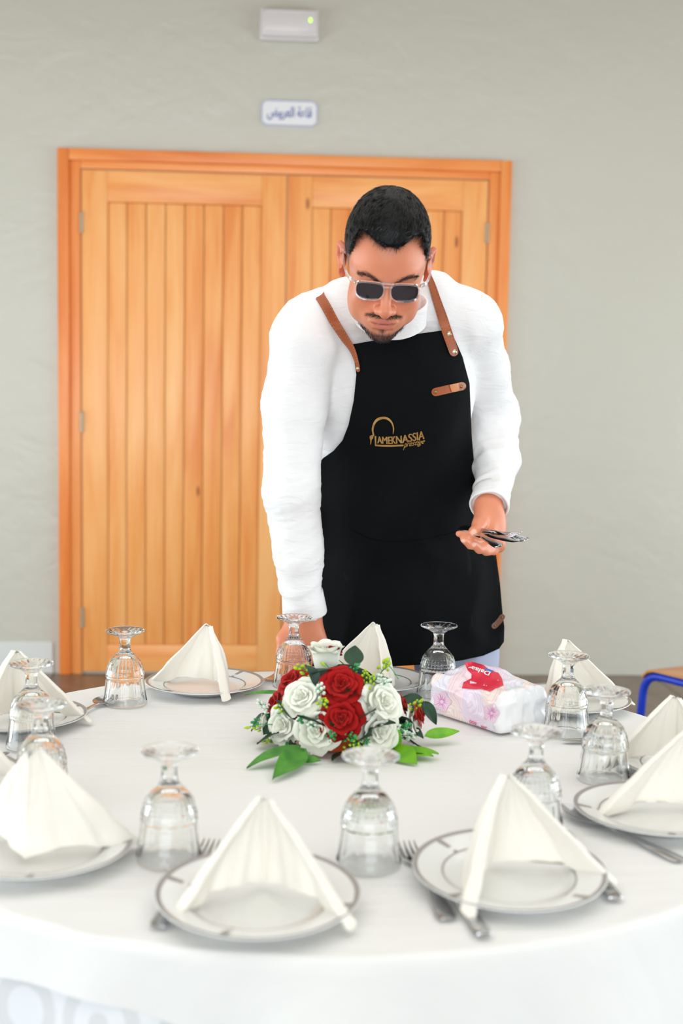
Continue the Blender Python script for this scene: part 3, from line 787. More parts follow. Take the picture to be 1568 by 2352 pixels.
# ------------------------------------------------------------------ flower arrangement
FC = onz(785, 1704, TZ); FC[2] = TZ+.001
fl = thing('flower_arrangement', 'round centrepiece of red and white artificial roses with green leaves', 'flowers', FC)
M['rose_red'] = mat('red_velvet_petal', (176, 14, 14), .75, spec=.2, var=((60, 60, 60), (120, 4, 8), .5), **{'Sheen Weight': .35, 'Sheen Tint': (1, .25, .2, 1)})
M['rose_white'] = mat('white_petal', (244, 243, 234), .7, spec=.2, var=((50, 50, 50), (232, 236, 214), .6), **{'Subsurface Weight': .15, 'Subsurface Radius': (.004, .004, .003)})
M['leaf_dark'] = mat('dark_leaf', (26, 72, 40), .5, var=((40, 40, 40), (14, 46, 34), .8))
M['leaf_mid'] = mat('green_leaf', (84, 156, 44), .45, var=((40, 40, 40), (40, 110, 34), .8))
M['leaf_bright'] = mat('bright_leaf', (130, 196, 34), .45, var=((40, 40, 40), (84, 164, 26), .8))
M['sprig_yellow'] = mat('yellow_green_sprig', (178, 206, 30), .5); M['sprig_teal'] = mat('blue_green_sprig', (44, 150, 84), .5); M['sprig_white'] = mat('white_sprig', (224, 238, 224), .6)
M['terracotta'] = mat('orange_plastic_bowl', (216, 92, 44), .45); M['moss'] = mat('dark_foam', (16, 38, 26), .9)
def petal(rb, rt, zb, zt, wid, curl, seed, nu=9, nv=8, sharp=.25):
    V = []
    for i in range(nu):
        u = -1+2*i/(nu-1)
        for j in range(nv):
            v = j/(nv-1); w = wid*(.30+.70*math.sin(math.pi*min(1, .12+v*.62)))
            if v > .8: w *= 1-.35*((v-.8)/.2)**2
            rad = rb+(rt-rb)*(math.sin(v*math.pi/2)**.8); z = zb+(zt-zb)*v**.9
            c = max(0, v-.62)/.38; rad += curl*c*c; z -= curl*.75*c*c*c
            z -= sharp*abs(u)**2.5*v*(zt-zb)*.5; rad += .04*math.sin(3*u+seed)*v+.05*u*u*v*curl
            V.append((rad*math.cos(u*w), rad*math.sin(u*w), z))
    return V, grid_faces(nu, nv)
def rose_meshes(m, tag_):
    core = MB()
    r = random.Random(3)
    for k in range(9):
        t = k/8.; a = k*2.4; V, F = petal(.03+.10*t, .10+.34*t, -.25, .42-.16*t, 1.25-.25*t, .05+.10*t, k)
        ca, sa = math.cos(a), math.sin(a); core.add([(x*ca-y*sa, x*sa+y*ca, z) for x, y, z in V], F)
    core.add(*ellipsoid((0, 0, -.35), (.45, .45, .35), 12, 7))
    mids = [mesh('petal', *petal(.14, .62+.05*k, -.45, .26-.05*k, .85, .16, k*2), [m], True) for k in range(2)]
    outs = [mesh('petal', *petal(.18, .86+.06*k, -.52, .06-.10*k, .78, .24, k*3+1), [m], True) for k in range(2)]
    return core.mesh('rose', [m], True, None), mids, outs
RM = {'red': rose_meshes(M['rose_red'], 'r'), 'white': rose_meshes(M['rose_white'], 'w')}
def orient(n, spin, tx=None):
    z = normalize(n); x = np.cross([.13, .9, .4], z); x = normalize(x); y = np.cross(z, x)
    return Matrix((x, y, z)).transposed() @ Matrix.Rotation(spin, 3, 'Z')
CEN = np.array([FC[0], FC[1], TZ+.045])
def dome(px, py, r):
    """first point of the flower dome on the sight line"""
    sc_ = np.array([1, 1, 1.05]); d = ray(px, py)/sc_; o = (EYE-CEN)/sc_; d = d/np.linalg.norm(d)
    b = o@d; c = o@o-r*r; q = b*b-c
    t = -b-math.sqrt(q) if q > 0 else -b
    p = o+d*t; return p*sc_+CEN, normalize(p/sc_)
def rose(px, py, wpx, color, facing=None, openness=1., r=.112, spin=None, label=None):
    p, n = dome(px, py, r)
    if facing is not None: n = normalize(facing)
    R = wpx/2/(FPX/p[1])/.90
    core, mids, outs = RM[color]
    o = link('rose', core, fl); sp = rnd.uniform(0, 6.28) if spin is None else spin
    o.matrix_local = Matrix.Translation(Vector(p-FC)) @ orient(n, sp).to_4x4() @ Matrix.Diagonal((R, R, R, 1))
    for k in range(5):
        q = link('petal', mids[k % 2], o, (0, 0, 0), (0, 0, k*2*math.pi/5+rnd.uniform(-.15, .15)), (openness, openness, 1))
    for k in range(5):
        q = link('petal', outs[k % 2], o, (0, 0, -.03), (0, 0, k*2*math.pi/5+.6+rnd.uniform(-.2, .2)), (openness, openness, 1/openness**.5))
    o['label'] = label or (color+' rose')
    return p
cam_dir = normalize([-.06, -1, .35])
rose(784, 1571, 86, 'red', (-.05, -.72, .62)); rose(784, 1650, 88, 'red', (-.08, -.92, .30))
rose(668, 1560, 70, 'red', (-.55, -.3, .75)); rose(628, 1613, 58, 'red', (-.9, -.25, .4))
rose(925, 1612, 46, 'red', (.85, -.1, .5), r=.106); rose(966, 1642, 48, 'red', (.95, -.2, .3), r=.122); rose(768, 1492, 34, 'red', (.3, .6, .8), r=.095)
rose(693, 1600, 88, 'white', (-.42, -.72, .55)); rose(882, 1612, 96, 'white', (.45, -.72, .40)); rose(650, 1673, 90, 'white', (-.62, -.72, .20))
rose(728, 1712, 98, 'white', (-.22, -.93, .12)); rose(872, 1702, 96, 'white', (.35, -.9, .15)); rose(952, 1676, 74, 'white', (.9, -.35, .15), r=.120)
rose(600, 1658, 44, 'white', (-.95, .1, .15), r=.125)
p = at(748, 1503, FC[1]+.012)
CUP = [mesh('petal', *petal(.42, .80, -1.25, .62-.08*k, 1.05, .22, k*2+1, 13, 10, .12), [M['rose_white']], True) for k in range(2)]
o = link('rose', RM['white'][0], fl); o['label'] = 'white rose standing tallest like a cup'
Rr = .033; o.matrix_local = Matrix.Translation(Vector(p-FC)) @ orient((-.03, -.10, 1), .4).to_4x4() @ Matrix.Diagonal((Rr*.95, Rr*.95, Rr*1.1, 1))
for k in range(5):
    link('petal', CUP[0], o, (0, 0, .1), (0, 0, k*1.2566), (.8, .8, 1.0)); link('petal', CUP[k % 2], o, (0, 0, 0), (0, 0, k*1.2566+.6))
# leaves
def leaf_mesh(name, L, Wd, bend, m, n=11):
    V = []
    for i in range(n):
        t = i/(n-1); w = Wd*math.sin(math.pi*t**.85)**.8*(1-.25*t) if 0 < t < 1 else .0004
        for j, q in enumerate((-1, -.5, 0, .5, 1)): V.append((L*t, w*q, -bend*L*t*t-.18*Wd*(1-abs(q))+.03*Wd*math.sin(7*t+q*2)))
    return mesh(name, V, grid_faces(n, 5), [m], True)
LV = {'d': leaf_mesh('leaf', .052, .019, .25, M['leaf_dark']), 'm': leaf_mesh('leaf', .085, .017, .18, M['leaf_mid']), 'b': leaf_mesh('leaf', .078, .0145, .15, M['leaf_bright'])}
def leaf_between(kind, a, b, roll=0., wscale=1.):
    a = np.array(a); b = np.array(b); d = b-a; L = np.linalg.norm(d); x = d/L
    up = np.array([0, -.35, 1.]); y = normalize(np.cross(up, x)); z = np.cross(x, y)
    me = LV[kind]; l0 = {'d': .052, 'm': .085, 'b': .078}[kind]; s = L/l0
    o = link('leaf', me, fl)
    o.matrix_local = Matrix.Translation(Vector(a-FC)) @ (Matrix((x, y, z)).transposed() @ Matrix.Rotation(roll, 3, 'X')).to_4x4() @ Matrix.Diagonal((s, s*wscale, s, 1))
    return o
def P_(px, py, dy=0.): return at(px, py, FC[1]+dy)
for k, a, b, ro, ws, lab in [
    ('m', P_(690, 1735, -.10), onz(566, 1760, TZ+.006), .3, 1.0, 'long green leaf'), ('m', P_(700, 1745, -.11), onz(640, 1788, TZ+.006), -.3, .9, 'green leaf lying on the cloth'),
    ('b', P_(975, 1690, -.02), onz(1056, 1670, TZ+.028), .2, 1.2, 'bright green leaf'), ('b', P_(905, 1735, -.06), onz(1003, 1728, TZ+.012), -.2, 1.25, 'bright green leaf'),
    ('b', P_(900, 1730, -.07), onz(950, 1752, TZ+.006), .3, 1.6, 'bright green leaf'), ('b', P_(905, 1745, -.06), onz(988, 1745, TZ+.004), .1, 1.1, 'bright green leaf'), ('b', P_(912, 1730, -.07), P_(917, 1668, -.08), .6, .9, 'bright green leaf'),
    ('m', P_(655, 1592, .02), P_(563, 1578, .04), .2, .7, 'olive leaf'), ('d', P_(925, 1600, .02), P_(978, 1630, -.01), .3, 1.3, None), ('d', P_(975, 1610, -.02), P_(1006, 1664, -.03), .5, .7, None),
    ('d', P_(640, 1680, -.05), P_(584, 1692, -.03), .2, 1.2, None), ('b', P_(800, 1540, .05), P_(782, 1512, .04), .6, .8, None), ('d', P_(880, 1595, -.02), P_(862, 1540, -.01), 1.0, 1.3, None),
    ('d', P_(895, 1570, 0), P_(880, 1545, .02), .4, 1.2, None), ('m', P_(690, 1760, -.12), P_(735, 1758, -.13), .3, 1.4, None)]:
    o = leaf_between(k, a, b, ro, ws)
    if lab: o['label'] = lab
for px, py in [(735, 1575), (742, 1630), (745, 1672), (830, 1560), (836, 1600), (838, 1645), (842, 1672), (700, 1545), (720, 1640), (690, 1655), (800, 1712), (800, 1735), (690, 1720), (850, 1735), (915, 1655), (925, 1700), (905, 1640), (610, 1640), (640, 1640), (760, 1535), (810, 1530), (830, 1690), (655, 1715), (770, 1700)]:
    p, n = dome(px, py, .098); t = np.cross(n, [rnd.uniform(-1, 1), rnd.uniform(-1, 1), rnd.uniform(-1, 1)]); t = normalize(t+n*.55)
    leaf_between('d', p, p+t*rnd.uniform(.036, .052), rnd.uniform(-.8, .8), 1.2)
# sprigs: a wiry stem with small buds
def sprig_mesh(seed, m1, m2):
    r = random.Random(seed); mb = MB(); mb.add(*tube([(0, 0, 0), (.002, .001, .015), (0, .002, .034)], .0007, 5), 0)
    for k in range(11):
        z = .010+.026*k/10; a = k*2.4; q = .0085*(1.1-k/14); x, y = q*math.cos(a), q*math.sin(a)
        mb.add(*tube([(0, 0, z-.006), (x, y, z)], .0005, 4), 0); s = r.uniform(.0019, .0032); mb.add(*ellipsoid((x, y, z), (s, s, s*1.5), 6, 4), 1)
    me = mb.mesh('filler_sprig', [m1, m2], True, None); return me
SP = [sprig_mesh(1, M['sprig_teal'], M['sprig_yellow']), sprig_mesh(2, M['sprig_teal'], M['sprig_white']), sprig_mesh(3, M['leaf_mid'], M['sprig_teal'])]
for i, (px, py, k) in enumerate([(702, 1540, 0), (742, 1616, 0), (735, 1590, 1), (850, 1568, 0), (862, 1560, 1), (838, 1552, 0), (872, 1572, 1), (815, 1535, 2), (880, 1535, 0), (722, 1668, 1), (700, 1655, 2), (640, 1735, 2), (625, 1745, 0), (665, 1732, 2), (690, 1742, 1),
        (660, 1750, 2), (715, 1748, 1), (812, 1705, 0), (800, 1690, 2), (826, 1722, 0), (795, 1728, 0), (840, 1700, 2), (946, 1628, 0), (905, 1668, 1), (918, 1675, 2), (598, 1672, 0), (605, 1655, 2), (648, 1640, 1), (655, 1628, 0), (610, 1625, 1), (925, 1690, 1), (760, 1690, 2)]):
    p, n = dome(px, py, .113); n = normalize(n+np.array([rnd.uniform(-.5, .5), rnd.uniform(-.5, .2), rnd.uniform(-.2, .6)])); o = link('filler_sprig', SP[k], fl)
    s = rnd.uniform(.8, 1.15); o.matrix_local = Matrix.Translation(Vector(p-n*.016-FC)) @ orient(n, rnd.uniform(0, 6)).to_4x4() @ Matrix.Diagonal((s, s, s, 1))
for a, b in (((640, 1665), (560, 1672)), ((760, 1540), (735, 1520)), ((915, 1560), (882, 1520))):
    q0, q1 = P_(*a, -.03), P_(*b, -.03); mb = MB().add(*tube([q0-FC, (q0+q1)/2-FC+np.array([0, 0, .004]), q1-FC], .0008, 5), 0); d = normalize(q1-q0)
    mb.add(*tube([q1-d*.012-FC, q1-d*.006-FC, q1-FC], [.0012, .003, .0008], 7), 1); link('filler_sprig', mb.mesh('filler_sprig', [M['sprig_teal'], M['sprig_yellow']]), fl)
bpy.context.view_layer.update()
for o in list(fl.children):                    # nothing of the bouquet sinks into the cloth
    ms = [o]+list(o.children); zmin = min((q.matrix_world @ v.co).z for q in ms for v in q.data.vertices)
    if zmin < TZ+.0015: o.location.z += TZ+.0015-zmin
V, F = ellipsoid((0, 0, .045), (.088, .088, .090), 24, 12); V = [(x, y, max(z, .012)) for x, y, z in V]; link('foam_core', mesh('foam_core', V, F, [M['moss']]), fl)
V, F = lathe([(0, 0), (.070, 0), (.076, .003), (.092, .026), (.095, .028), (.092, .029), (.086, .024), (0, .020)], 10); link('bowl', mesh('bowl', V, F, [M['terracotta']], False), fl)
# ------------------------------------------------------------------ tissue pack
t1, t2, t3 = onz(985, 1638, TZ), onz(1147, 1692, TZ), onz(1238, 1664, TZ)
ux = normalize(t2-t1); uy = normalize(np.cross([0, 0, 1], ux)); Lx, Ly, Lz = np.linalg.norm(t2-t1), .118, .075
R3 = np.stack([ux, uy, [0, 0, 1.]]); pc = (t1+t2)/2+uy*Ly/2+np.array([0, 0, Lz/2+.001])
fd = Field(np.arange(pc[0]-.17, pc[0]+.17, .004), np.arange(pc[1]-.17, pc[1]+.17, .004), np.arange(TZ-.02, TZ+.14, .004))
fd.op(rbox(pc, (Lx/2, Ly/2, Lz/2), .012, R3), .004)
fd.op(ell(pc-ux*.025+np.array([0, 0, .022])+uy*.012, (.080, .043, .037), R3), .02)
fd.op(ell(pc+ux*.035+uy*.006+np.array([0, 0, .030]), (.055, .04, .018), R3), .012)
fd.op(ell(pc-ux*(Lx/2)+np.array([0, 0, -.0]), (.012, .05, .03), R3), .01)
V, F = fd.nets()
L = (V-pc)@R3.T
cr = (1-np.abs(vnoise(L*np.array([26, 34, 30]), 3))*2)*.0035+vnoise(L*60, 8)*.0016
endm = L[:, 0] > Lx/2-.012
cr = cr+endm*(1-np.abs(vnoise(L*np.array([10, 60, 24]), 12))*2)*.003
N = normals(V, F); V = V+N*(cr*np.clip((V[:, 2]-TZ)/.02, .0, 1))[:, None]; V[:, 2] = np.maximum(V[:, 2], TZ+.0012)
tp = thing('tissue_pack', 'soft pastel flower-printed pack of paper tissues lying behind the roses', 'tissues', (pc[0], pc[1], TZ))
def print_material():
    m = mat('printed_film', (250, 236, 236), .3, spec=.5); nt = m.node_tree; b = nt.nodes['Principled BSDF']
    uvn = nt.nodes.new('ShaderNodeUVMap'); uvn.uv_map = 'UVMap'
    vo = nt.nodes.new('ShaderNodeTexVoronoi'); vo.inputs['Scale'].default_value = 17; vo.inputs['Randomness'].default_value = .9
    nz = nt.nodes.new('ShaderNodeTexNoise'); nz.inputs['Scale'].default_value = 30; nt.links.new(uvn.outputs[0], nz.inputs[0])
    ad = nt.nodes.new('ShaderNodeVectorMath'); ad.operation = 'MULTIPLY_ADD'; nt.links.new(nz.outputs['Color'], ad.inputs[0]); ad.inputs[1].default_value = (.03, .03, .03); nt.links.new(uvn.outputs[0], ad.inputs[2]); nt.links.new(ad.outputs[0], vo.inputs[0])
    sp = nt.nodes.new('ShaderNodeSeparateColor'); nt.links.new(vo.outputs['Color'], sp.inputs[0])
    cr = nt.nodes.new('ShaderNodeValToRGB'); cr.color_ramp.interpolation = 'CONSTANT'; e = cr.color_ramp.elements
    e[0].position = 0; e[0].color = (*lin((252, 234, 226)), 1); e[1].position = .3; e[1].color = (*lin((240, 226, 242)), 1)
    for p_, c_ in ((.55, (238, 236, 246)), (.74, (250, 226, 230)), (.9, (222, 236, 238))): q = e.new(p_); q.color = (*lin(c_), 1)
    nt.links.new(sp.outputs[0], cr.inputs[0])
    s = node_math(nt, 'SINE', node_math(nt, 'MULTIPLY', vo.outputs['Distance'], 70.)); g = node_math(nt, 'MULTIPLY', node_math(nt, 'GREATER_THAN', s, .55), .35)
    mx = nt.nodes.new('ShaderNodeMix'); mx.data_type = 'RGBA'; nt.links.new(g, mx.inputs[0]); nt.links.new(cr.outputs[0], mx.inputs[6]); mx.inputs[7].default_value = (*lin((214, 176, 208)), 1)
    nt.links.new(mx.outputs[2], b.inputs['Base Color']); return m
M['film'] = print_material(); M['film_white'] = mat('white_film', (244, 243, 246), .3, spec=.5); M['film_red'] = mat('red_film', (226, 56, 78), .28, spec=.5); M['print_white'] = mat('white_print', (250, 246, 246), .4)
M['print_pink'] = mat('pink_print', (226, 84, 120), .4); M['print_blue'] = mat('blue_film', (84, 120, 206), .35); M['flower_print'] = mat('magenta_flower_print', (226, 150, 208), .4); M['flower_print2'] = mat('soft_pink_flower_print', (240, 206, 226), .4)
fc = (V[F].mean(1)-pc)@R3.T; mi = (fc[:, 0] > Lx/2-.010).astype(int)
me = mesh('wrapper', V-np.array([pc[0], pc[1], TZ]), F, [M['film'], M['film_white']], True, mi)
uv = me.uv_layers.new(name='UVMap'); li = np.zeros(len(me.loops), np.int32); me.loops.foreach_get('vertex_index', li)
L = (V-pc)@R3.T; UV = np.stack([L[:, 0]+.3*L[:, 1], L[:, 2]-L[:, 1]], -1); uv.data.foreach_set('uv', UV[li].ravel())
wrap = link('wrapper', me, tp)
psurf = caster(bvh(V, F)); org = np.array([pc[0], pc[1], TZ])
def pdecal(name, poly, m, th=.0005, off=.0020, step=7, parent=None):
    V, F = decal(poly, psurf, off, th, step); return link(name, mesh(name, V-org, F, [m], True, autosmooth=60), parent or tp)
pdecal('label', [(1066, 1522), (1082, 1519), (1110, 1527), (1126, 1540), (1144, 1545), (1152, 1557), (1156, 1573), (1140, 1580), (1124, 1588), (1106, 1582), (1090, 1583), (1060, 1581), (1064, 1567), (1082, 1558), (1083, 1548), (1074, 1540)], M['film_red'])
pdecal('blue_patch', [(1114, 1533), (1134, 1541), (1126, 1545), (1113, 1538)], M['print_blue'], .0005, .0028, 5)
def ptext(name, s, p0, dx, dy, m, off=.0034, shear=0., parent=None, bold=.02):
    """text laid along dx with letter-up dy (both in sight-line units per text unit)"""
    V, F = text_tris(s, 1., shear, bold=bold); V = V-V.min(0); P = []
    for x, y in V:
        q = np.array(p0)+x*np.array(dx)+y*np.array(dy); h = psurf(q[0], q[1], off); P.append(h if h is not None else at(q[0], q[1], pc[1]))
    F = [f if np.cross(np.append(np.array(P[f[1]])-P[f[0]], [])[:3], np.array(P[f[2]])-P[f[0]])@(EYE-np.array(P[f[0]])) > 0 else f[::-1] for f in F]
    return link(name, mesh(name, np.array(P)-org, F, [m], False), parent or tp)
ptext('lettering', 'Dalaa', (1127, 1543), (-19.5, -6.2), (-4, 13), M['print_white'], shear=.15)
ptext('lettering', '550', (1094, 1660), (-11.5, -5.2), (0, 11), M['print_pink']); ptext('lettering', '200', (1117, 1671), (-9, -3.2), (-1, 19), M['print_pink'])
def pflower(cx, cy, r):
    rg = random.Random(int(cx)); pts = [(cx+r*(.9+.12*math.cos(5*t))*math.cos(t), cy+r*1.15*(.9+.12*math.cos(5*t))*math.sin(t)) for t in np.linspace(0, 2*math.pi, 30, endpoint=False)]
    b = pdecal('printed_flower', pts, M['flower_print2'], .0003, .0009, 8)
    for k in range(14):
        a = k*math.pi/7+rg.uniform(-.1, .1); l = r*rg.uniform(.5, .95); d = np.array([math.cos(a), 1.1*math.sin(a)]); n = np.array([-d[1], d[0]])
        c0 = np.array([cx, cy])+d*r*.18; pdecal('printed_line', [tuple(c0-n*1.1), tuple(c0+d*l*.7), tuple(c0+n*1.1)], M['flower_print'], .0002, .0016, 9, b)
pflower(1014, 1612, 22); pflower(1128, 1638, 20)
# ------------------------------------------------------------------ the waiter
PO = np.array([.33, 2.86, 0.])                 # between the feet
person = thing('person', 'man in white shirt, black apron and sunglasses bending over the table, holding cutlery', 'person', PO)
M['skin'] = bpy.data.materials.new('skin'); M['skin'].use_nodes = True; nt = M['skin'].node_tree; b = nt.nodes['Principled BSDF']
at_ = nt.nodes.new('ShaderNodeAttribute'); at_.attribute_name = 'tone'; nt.links.new(at_.outputs['Color'], b.inputs['Base Color'])
b.inputs['Roughness'].default_value = .42; b.inputs['Subsurface Weight'].default_value = .12; b.inputs['Subsurface Radius'].default_value = (.008, .003, .0015); b.inputs['Specular IOR Level'].default_value = .4
tc = nt.nodes.new('ShaderNodeTexCoord'); n = nt.nodes.new('ShaderNodeTexNoise'); n.inputs['Scale'].default_value = 420; nt.links.new(tc.outputs['Object'], n.inputs[0])
bp = nt.nodes.new('ShaderNodeBump'); bp.inputs['Strength'].default_value = .06; bp.inputs['Distance'].default_value = .001; nt.links.new(n.outputs[0], bp.inputs['Height']); nt.links.new(bp.outputs[0], b.inputs['Normal'])
M['hair'] = mat('black_hair', (6, 5, 5), .5, spec=.22)
M['hair_gloss'] = mat('glossy_black_hair', (15, 11, 10), .34, spec=.45)
M['stubble'] = mat('dark_stubble', (34, 25, 22), .6)
M['shirt'] = mat('white_shirt_cotton', (240, 238, 238), .85, spec=.2, bump=((120, 120, 120), .08, .001), **{'Sheen Weight': .1})
M['apron'] = mat('black_twill', (9, 11, 13), .85, spec=.12, bump=((500, 500, 500), .25, .0006))
M['leather'] = mat('tan_leather', (166, 88, 46), .45, var=((30, 30, 30), (142, 70, 36), .6), bump=((260, 260, 260), .12, .0006))
M['leather_light'] = mat('light_tan_leather', (204, 128, 72), .45)
M['leather_dark'] = mat('dark_brown_leather', (110, 66, 46), .45)
M['stitch'] = mat('stitch_thread', (206, 150, 104), .7); M['stitch_dark'] = mat('dark_stitch_thread', (110, 58, 32), .7)
M['brass'] = mat('nickel_rivet', (206, 192, 160), .28, 1.); M['brass_dark'] = mat('antique_brass_rivet', (150, 120, 76), .35, 1.)
M['gold'] = mat('gold_print', (176, 130, 72), .42, .55, var=((40, 40, 40), (206, 166, 96), .8))
M['trouser'] = mat('pale_blue_trouser', (176, 184, 208), .85, bump=((90, 90, 90), .1, .001))
M['shoe'] = mat('black_shoe', (20, 19, 19), .35)
# ---- head frame: x to the right of the picture, f out of the face, u to the crown
HC = at(886, 605, 2.33)
hf = normalize([-.060, -1, 0]); hx = np.array([-hf[1], hf[0], 0]); hx = hx if hx[0] > 0 else -hx
tilt = math.radians(34); roll = math.radians(3.2)
f_ = hf*math.cos(tilt)+np.array([0, 0, -math.sin(tilt)]); u_ = hf*math.sin(tilt)+np.array([0, 0, math.cos(tilt)])
hx, u_ = hx*math.cos(roll)-u_*math.sin(roll), u_*math.cos(roll)+hx*math.sin(roll)
HR = np.stack([hx, f_, u_])                    # rows: local axes
def hw_(p): return HC+np.asarray(p, float)@HR
def hl(P): return (P-HC)@HR.T
def hell(c, r, ang=None):
    R = HR
    if ang is not None:
        ax, a = ang; ca, sa = math.cos(a), math.sin(a); Q = np.eye(3); i, j = {'x': (1, 2), 'y': (2, 0), 'z': (0, 1)}[ax]
        Q[i, i] = ca; Q[i, j] = sa; Q[j, i] = -sa; Q[j, j] = ca; R = Q@HR
    return ell(hw_(c), r, R)
def hrc(a, b, ra, rb): return rc(hw_(a), hw_(b), ra, rb)
# ---- joints
shR, elR_, wrR_ = at(698, 775, 2.58), at(668, 1125, 2.61), at(700, 1405, 2.695)        # his right arm, reaching down
shL, elL_, wrL_ = at(1086, 745, 2.64), at(1137, 965, 2.80), at(1122, 1160, 2.615)       # his left arm, holding cutlery
neck0 = at(893, 712, 2.55)
def torso(fd, g, skirt=False):
    """smooth trunk; g grows it (clothes) or shrinks it (skin)"""
    tl = math.radians(28); c_, s_ = math.cos(tl), math.sin(tl); RT = np.array([[1, 0, 0], [0, c_, s_], [0, -s_, c_]])
    fd.op(ell(at(930, 1300, 2.885), (.190+g, .145+g, .19+g)), .06)
    fd.op(ell(at(915, 1110, 2.800), (.178+g, .150+g, .20+g)), .06)
    fd.op(ell(at(900, 900, 2.690), (.185+g, .125+g, .20+g), RT), .06)
    fd.op(rc(at(735, 750, 2.605), at(1050, 725, 2.64), .070+g, .068+g), .06)
    fd.op(rc(at(800, 690, 2.58), at(990, 670, 2.60), .050+g, .048+g), .05)
    if skirt:
        fd.op(ell(at(925, 1430, 2.885), (.218, .152, .34)), .05)
def arms(fd, g):
    for pts, rr in (((at(712, 748, 2.60), shR, at(676, 930, 2.60), elR_, at(682, 1260, 2.65), wrR_), (.068, .067, .063, .056, .0525, .043)),
                    ((at(1065, 735, 2.64), shL, at(1112, 850, 2.73), elL_, at(1139, 1060, 2.72), at(1127, 1150, 2.63)), (.062, .058, .053, .0535, .049, .0405))):
        for i in range(len(pts)-1): fd.op(rc(pts[i], pts[i+1], rr[i]+g, rr[i+1]+g), .022)
# ---- skin: one continuous body
hp = [hw_((0, .02, .0))]
fd = Field(axis(-.10, .74, .010, [(HC[0]-.10, HC[0]+.10, .0024), (.0, .16, .004), (.38, .56, .003)]),
           axis(2.14, 3.10, .010, [(2.16, 2.46, .0024), (2.46, 2.78, .0035)]),
           axis(-.01, 1.76, .011, [(HC[2]-.17, HC[2]+.14, .0024), (.735, .92, .004), (.98, 1.13, .003)]))
torso(fd, -.050)
fd.op(rc(neck0+np.array([0, .035, -.03]), hw_((0, -.042, -.055)), .050, .055), .02)
for pts, rr in (((shR, elR_, wrR_), (.055, .042, .031)), ((shL, elL_, at(1139, 1060, 2.72), wrL_), (.046, .036, .030, .026))):
    for i in range(len(pts)-1): fd.op(rc(pts[i], pts[i+1], rr[i], rr[i+1]), .006)
for hx_, fx in ((at(1030, 1400, 2.90), .46), (at(825, 1400, 2.90), .20)):
    kn = np.array([fx, 2.86, .50]); an = np.array([fx, 2.90, .09]); fd.op(rc(hx_, kn, .085, .058), .03); fd.op(rc(kn, an, .056, .038), .03); fd.op(rc(an+[0, .02, -.045], an+[0, -.16, -.055], .034, .026), .02)
# head
for p, k in ((hell((0, -.014, .036), (.0755, .098, .083)), .01), (hell((0, .030, .012), (.066, .066, .078)), .02), (hell((0, .034, -.045), (.0595, .056, .066)), .02),
             (hell((0, .050, -.082), (.040, .040, .038)), .02), (hell((0, .076, -.104), (.020, .014, .014)), .014),
             (hell((-.037, .060, -.034), (.024, .024, .026)), .014), (hell((.037, .060, -.034), (.024, .024, .026)), .014),
             (hell((-.046, .028, -.062), (.019, .036, .034)), .018), (hell((.046, .028, -.062), (.019, .036, .034)), .018),
             (hrc((-.012, .0865, .016), (-.044, .074, .019), .0085, .008), .012), (hrc((.012, .0865, .016), (.044, .074, .019), .0085, .008), .012)): fd.op(p, k)
for s in (-1, 1):
    fd.op(hell((s*.031, .097, -.004), (.0165, .014, .0105)), .012, True)
    fd.op(ell(hw_((s*.0315, .0735, -.003)), (.0132,)*3), .004)
    fd.op(hrc((s*.019, .085, -.0035), (s*.045, .0785, -.0045), .0022, .0022), .003)      # lid edge
fd.op(hrc((0, .086, .010), (0, .1125, -.036), .0072, .0104), .012)                         # nose
fd.op(hrc((0, .113, -.036), (0, .112, -.041), .0104, .0086), .006)
for s in (-1, 1):
    fd.op(hell((s*.0125, .1005, -.0405), (.0085, .0110, .0082)), .006)
    fd.op(hell((s*.0068, .1075, -.0485), (.0034, .0048, .004)), .003, True)
fd.op(hell((0, .076, -.066), (.033, .020, .024)), .015)
fd.op(hrc((0, .0995, -.0475), (0, .0985, -.058), .0022, .0018), .004, True)               # philtrum
for s in (-1, 1): fd.op(hrc((s*.004, .0970, -.0655), (s*.020, .0875, -.0690), .0044, .0026), .005)
fd.op(hrc((-.014, .0915, -.0768), (.014, .0915, -.0768), .0046, .0046), .006); fd.op(hrc((-.005, .0945, -.0770), (.005, .0950, -.0772), .0062, .0062), .005)
for s in (-1, 1): fd.op(hrc((0, .1000, -.0708), (s*.0225, .0885, -.0706), .0014, .0012), .002, True)
fd.op(hell((0, .0905, -.0885), (.014, .007, .0045)), .008, True)
for s in (-1, 1): fd.op(hrc((s*.019, .099, -.044), (s*.029, .0885, -.066), .0016, .0012), .006, True)   # nose-to-mouth fold
# ears
for s in (-1, 1):
    fd.op(hell((s*.0795, -.016, -.006), (.0055, .0185, .033), ('z', -s*.38)), .006)
    fd.op(hrc((s*.0755, .000, .018), (s*.0865, -.020, .024), .0042, .0050), .004); fd.op(hrc((s*.0865, -.020, .024), (s*.0875, -.030, -.002), .0050, .0044), .004)
    fd.op(hrc((s*.0875, -.030, -.002), (s*.078, -.010, -.034), .0044, .0054), .004)
    fd.op(hell((s*.0850, -.008, -.004), (.006, .010, .016)), .004, True)
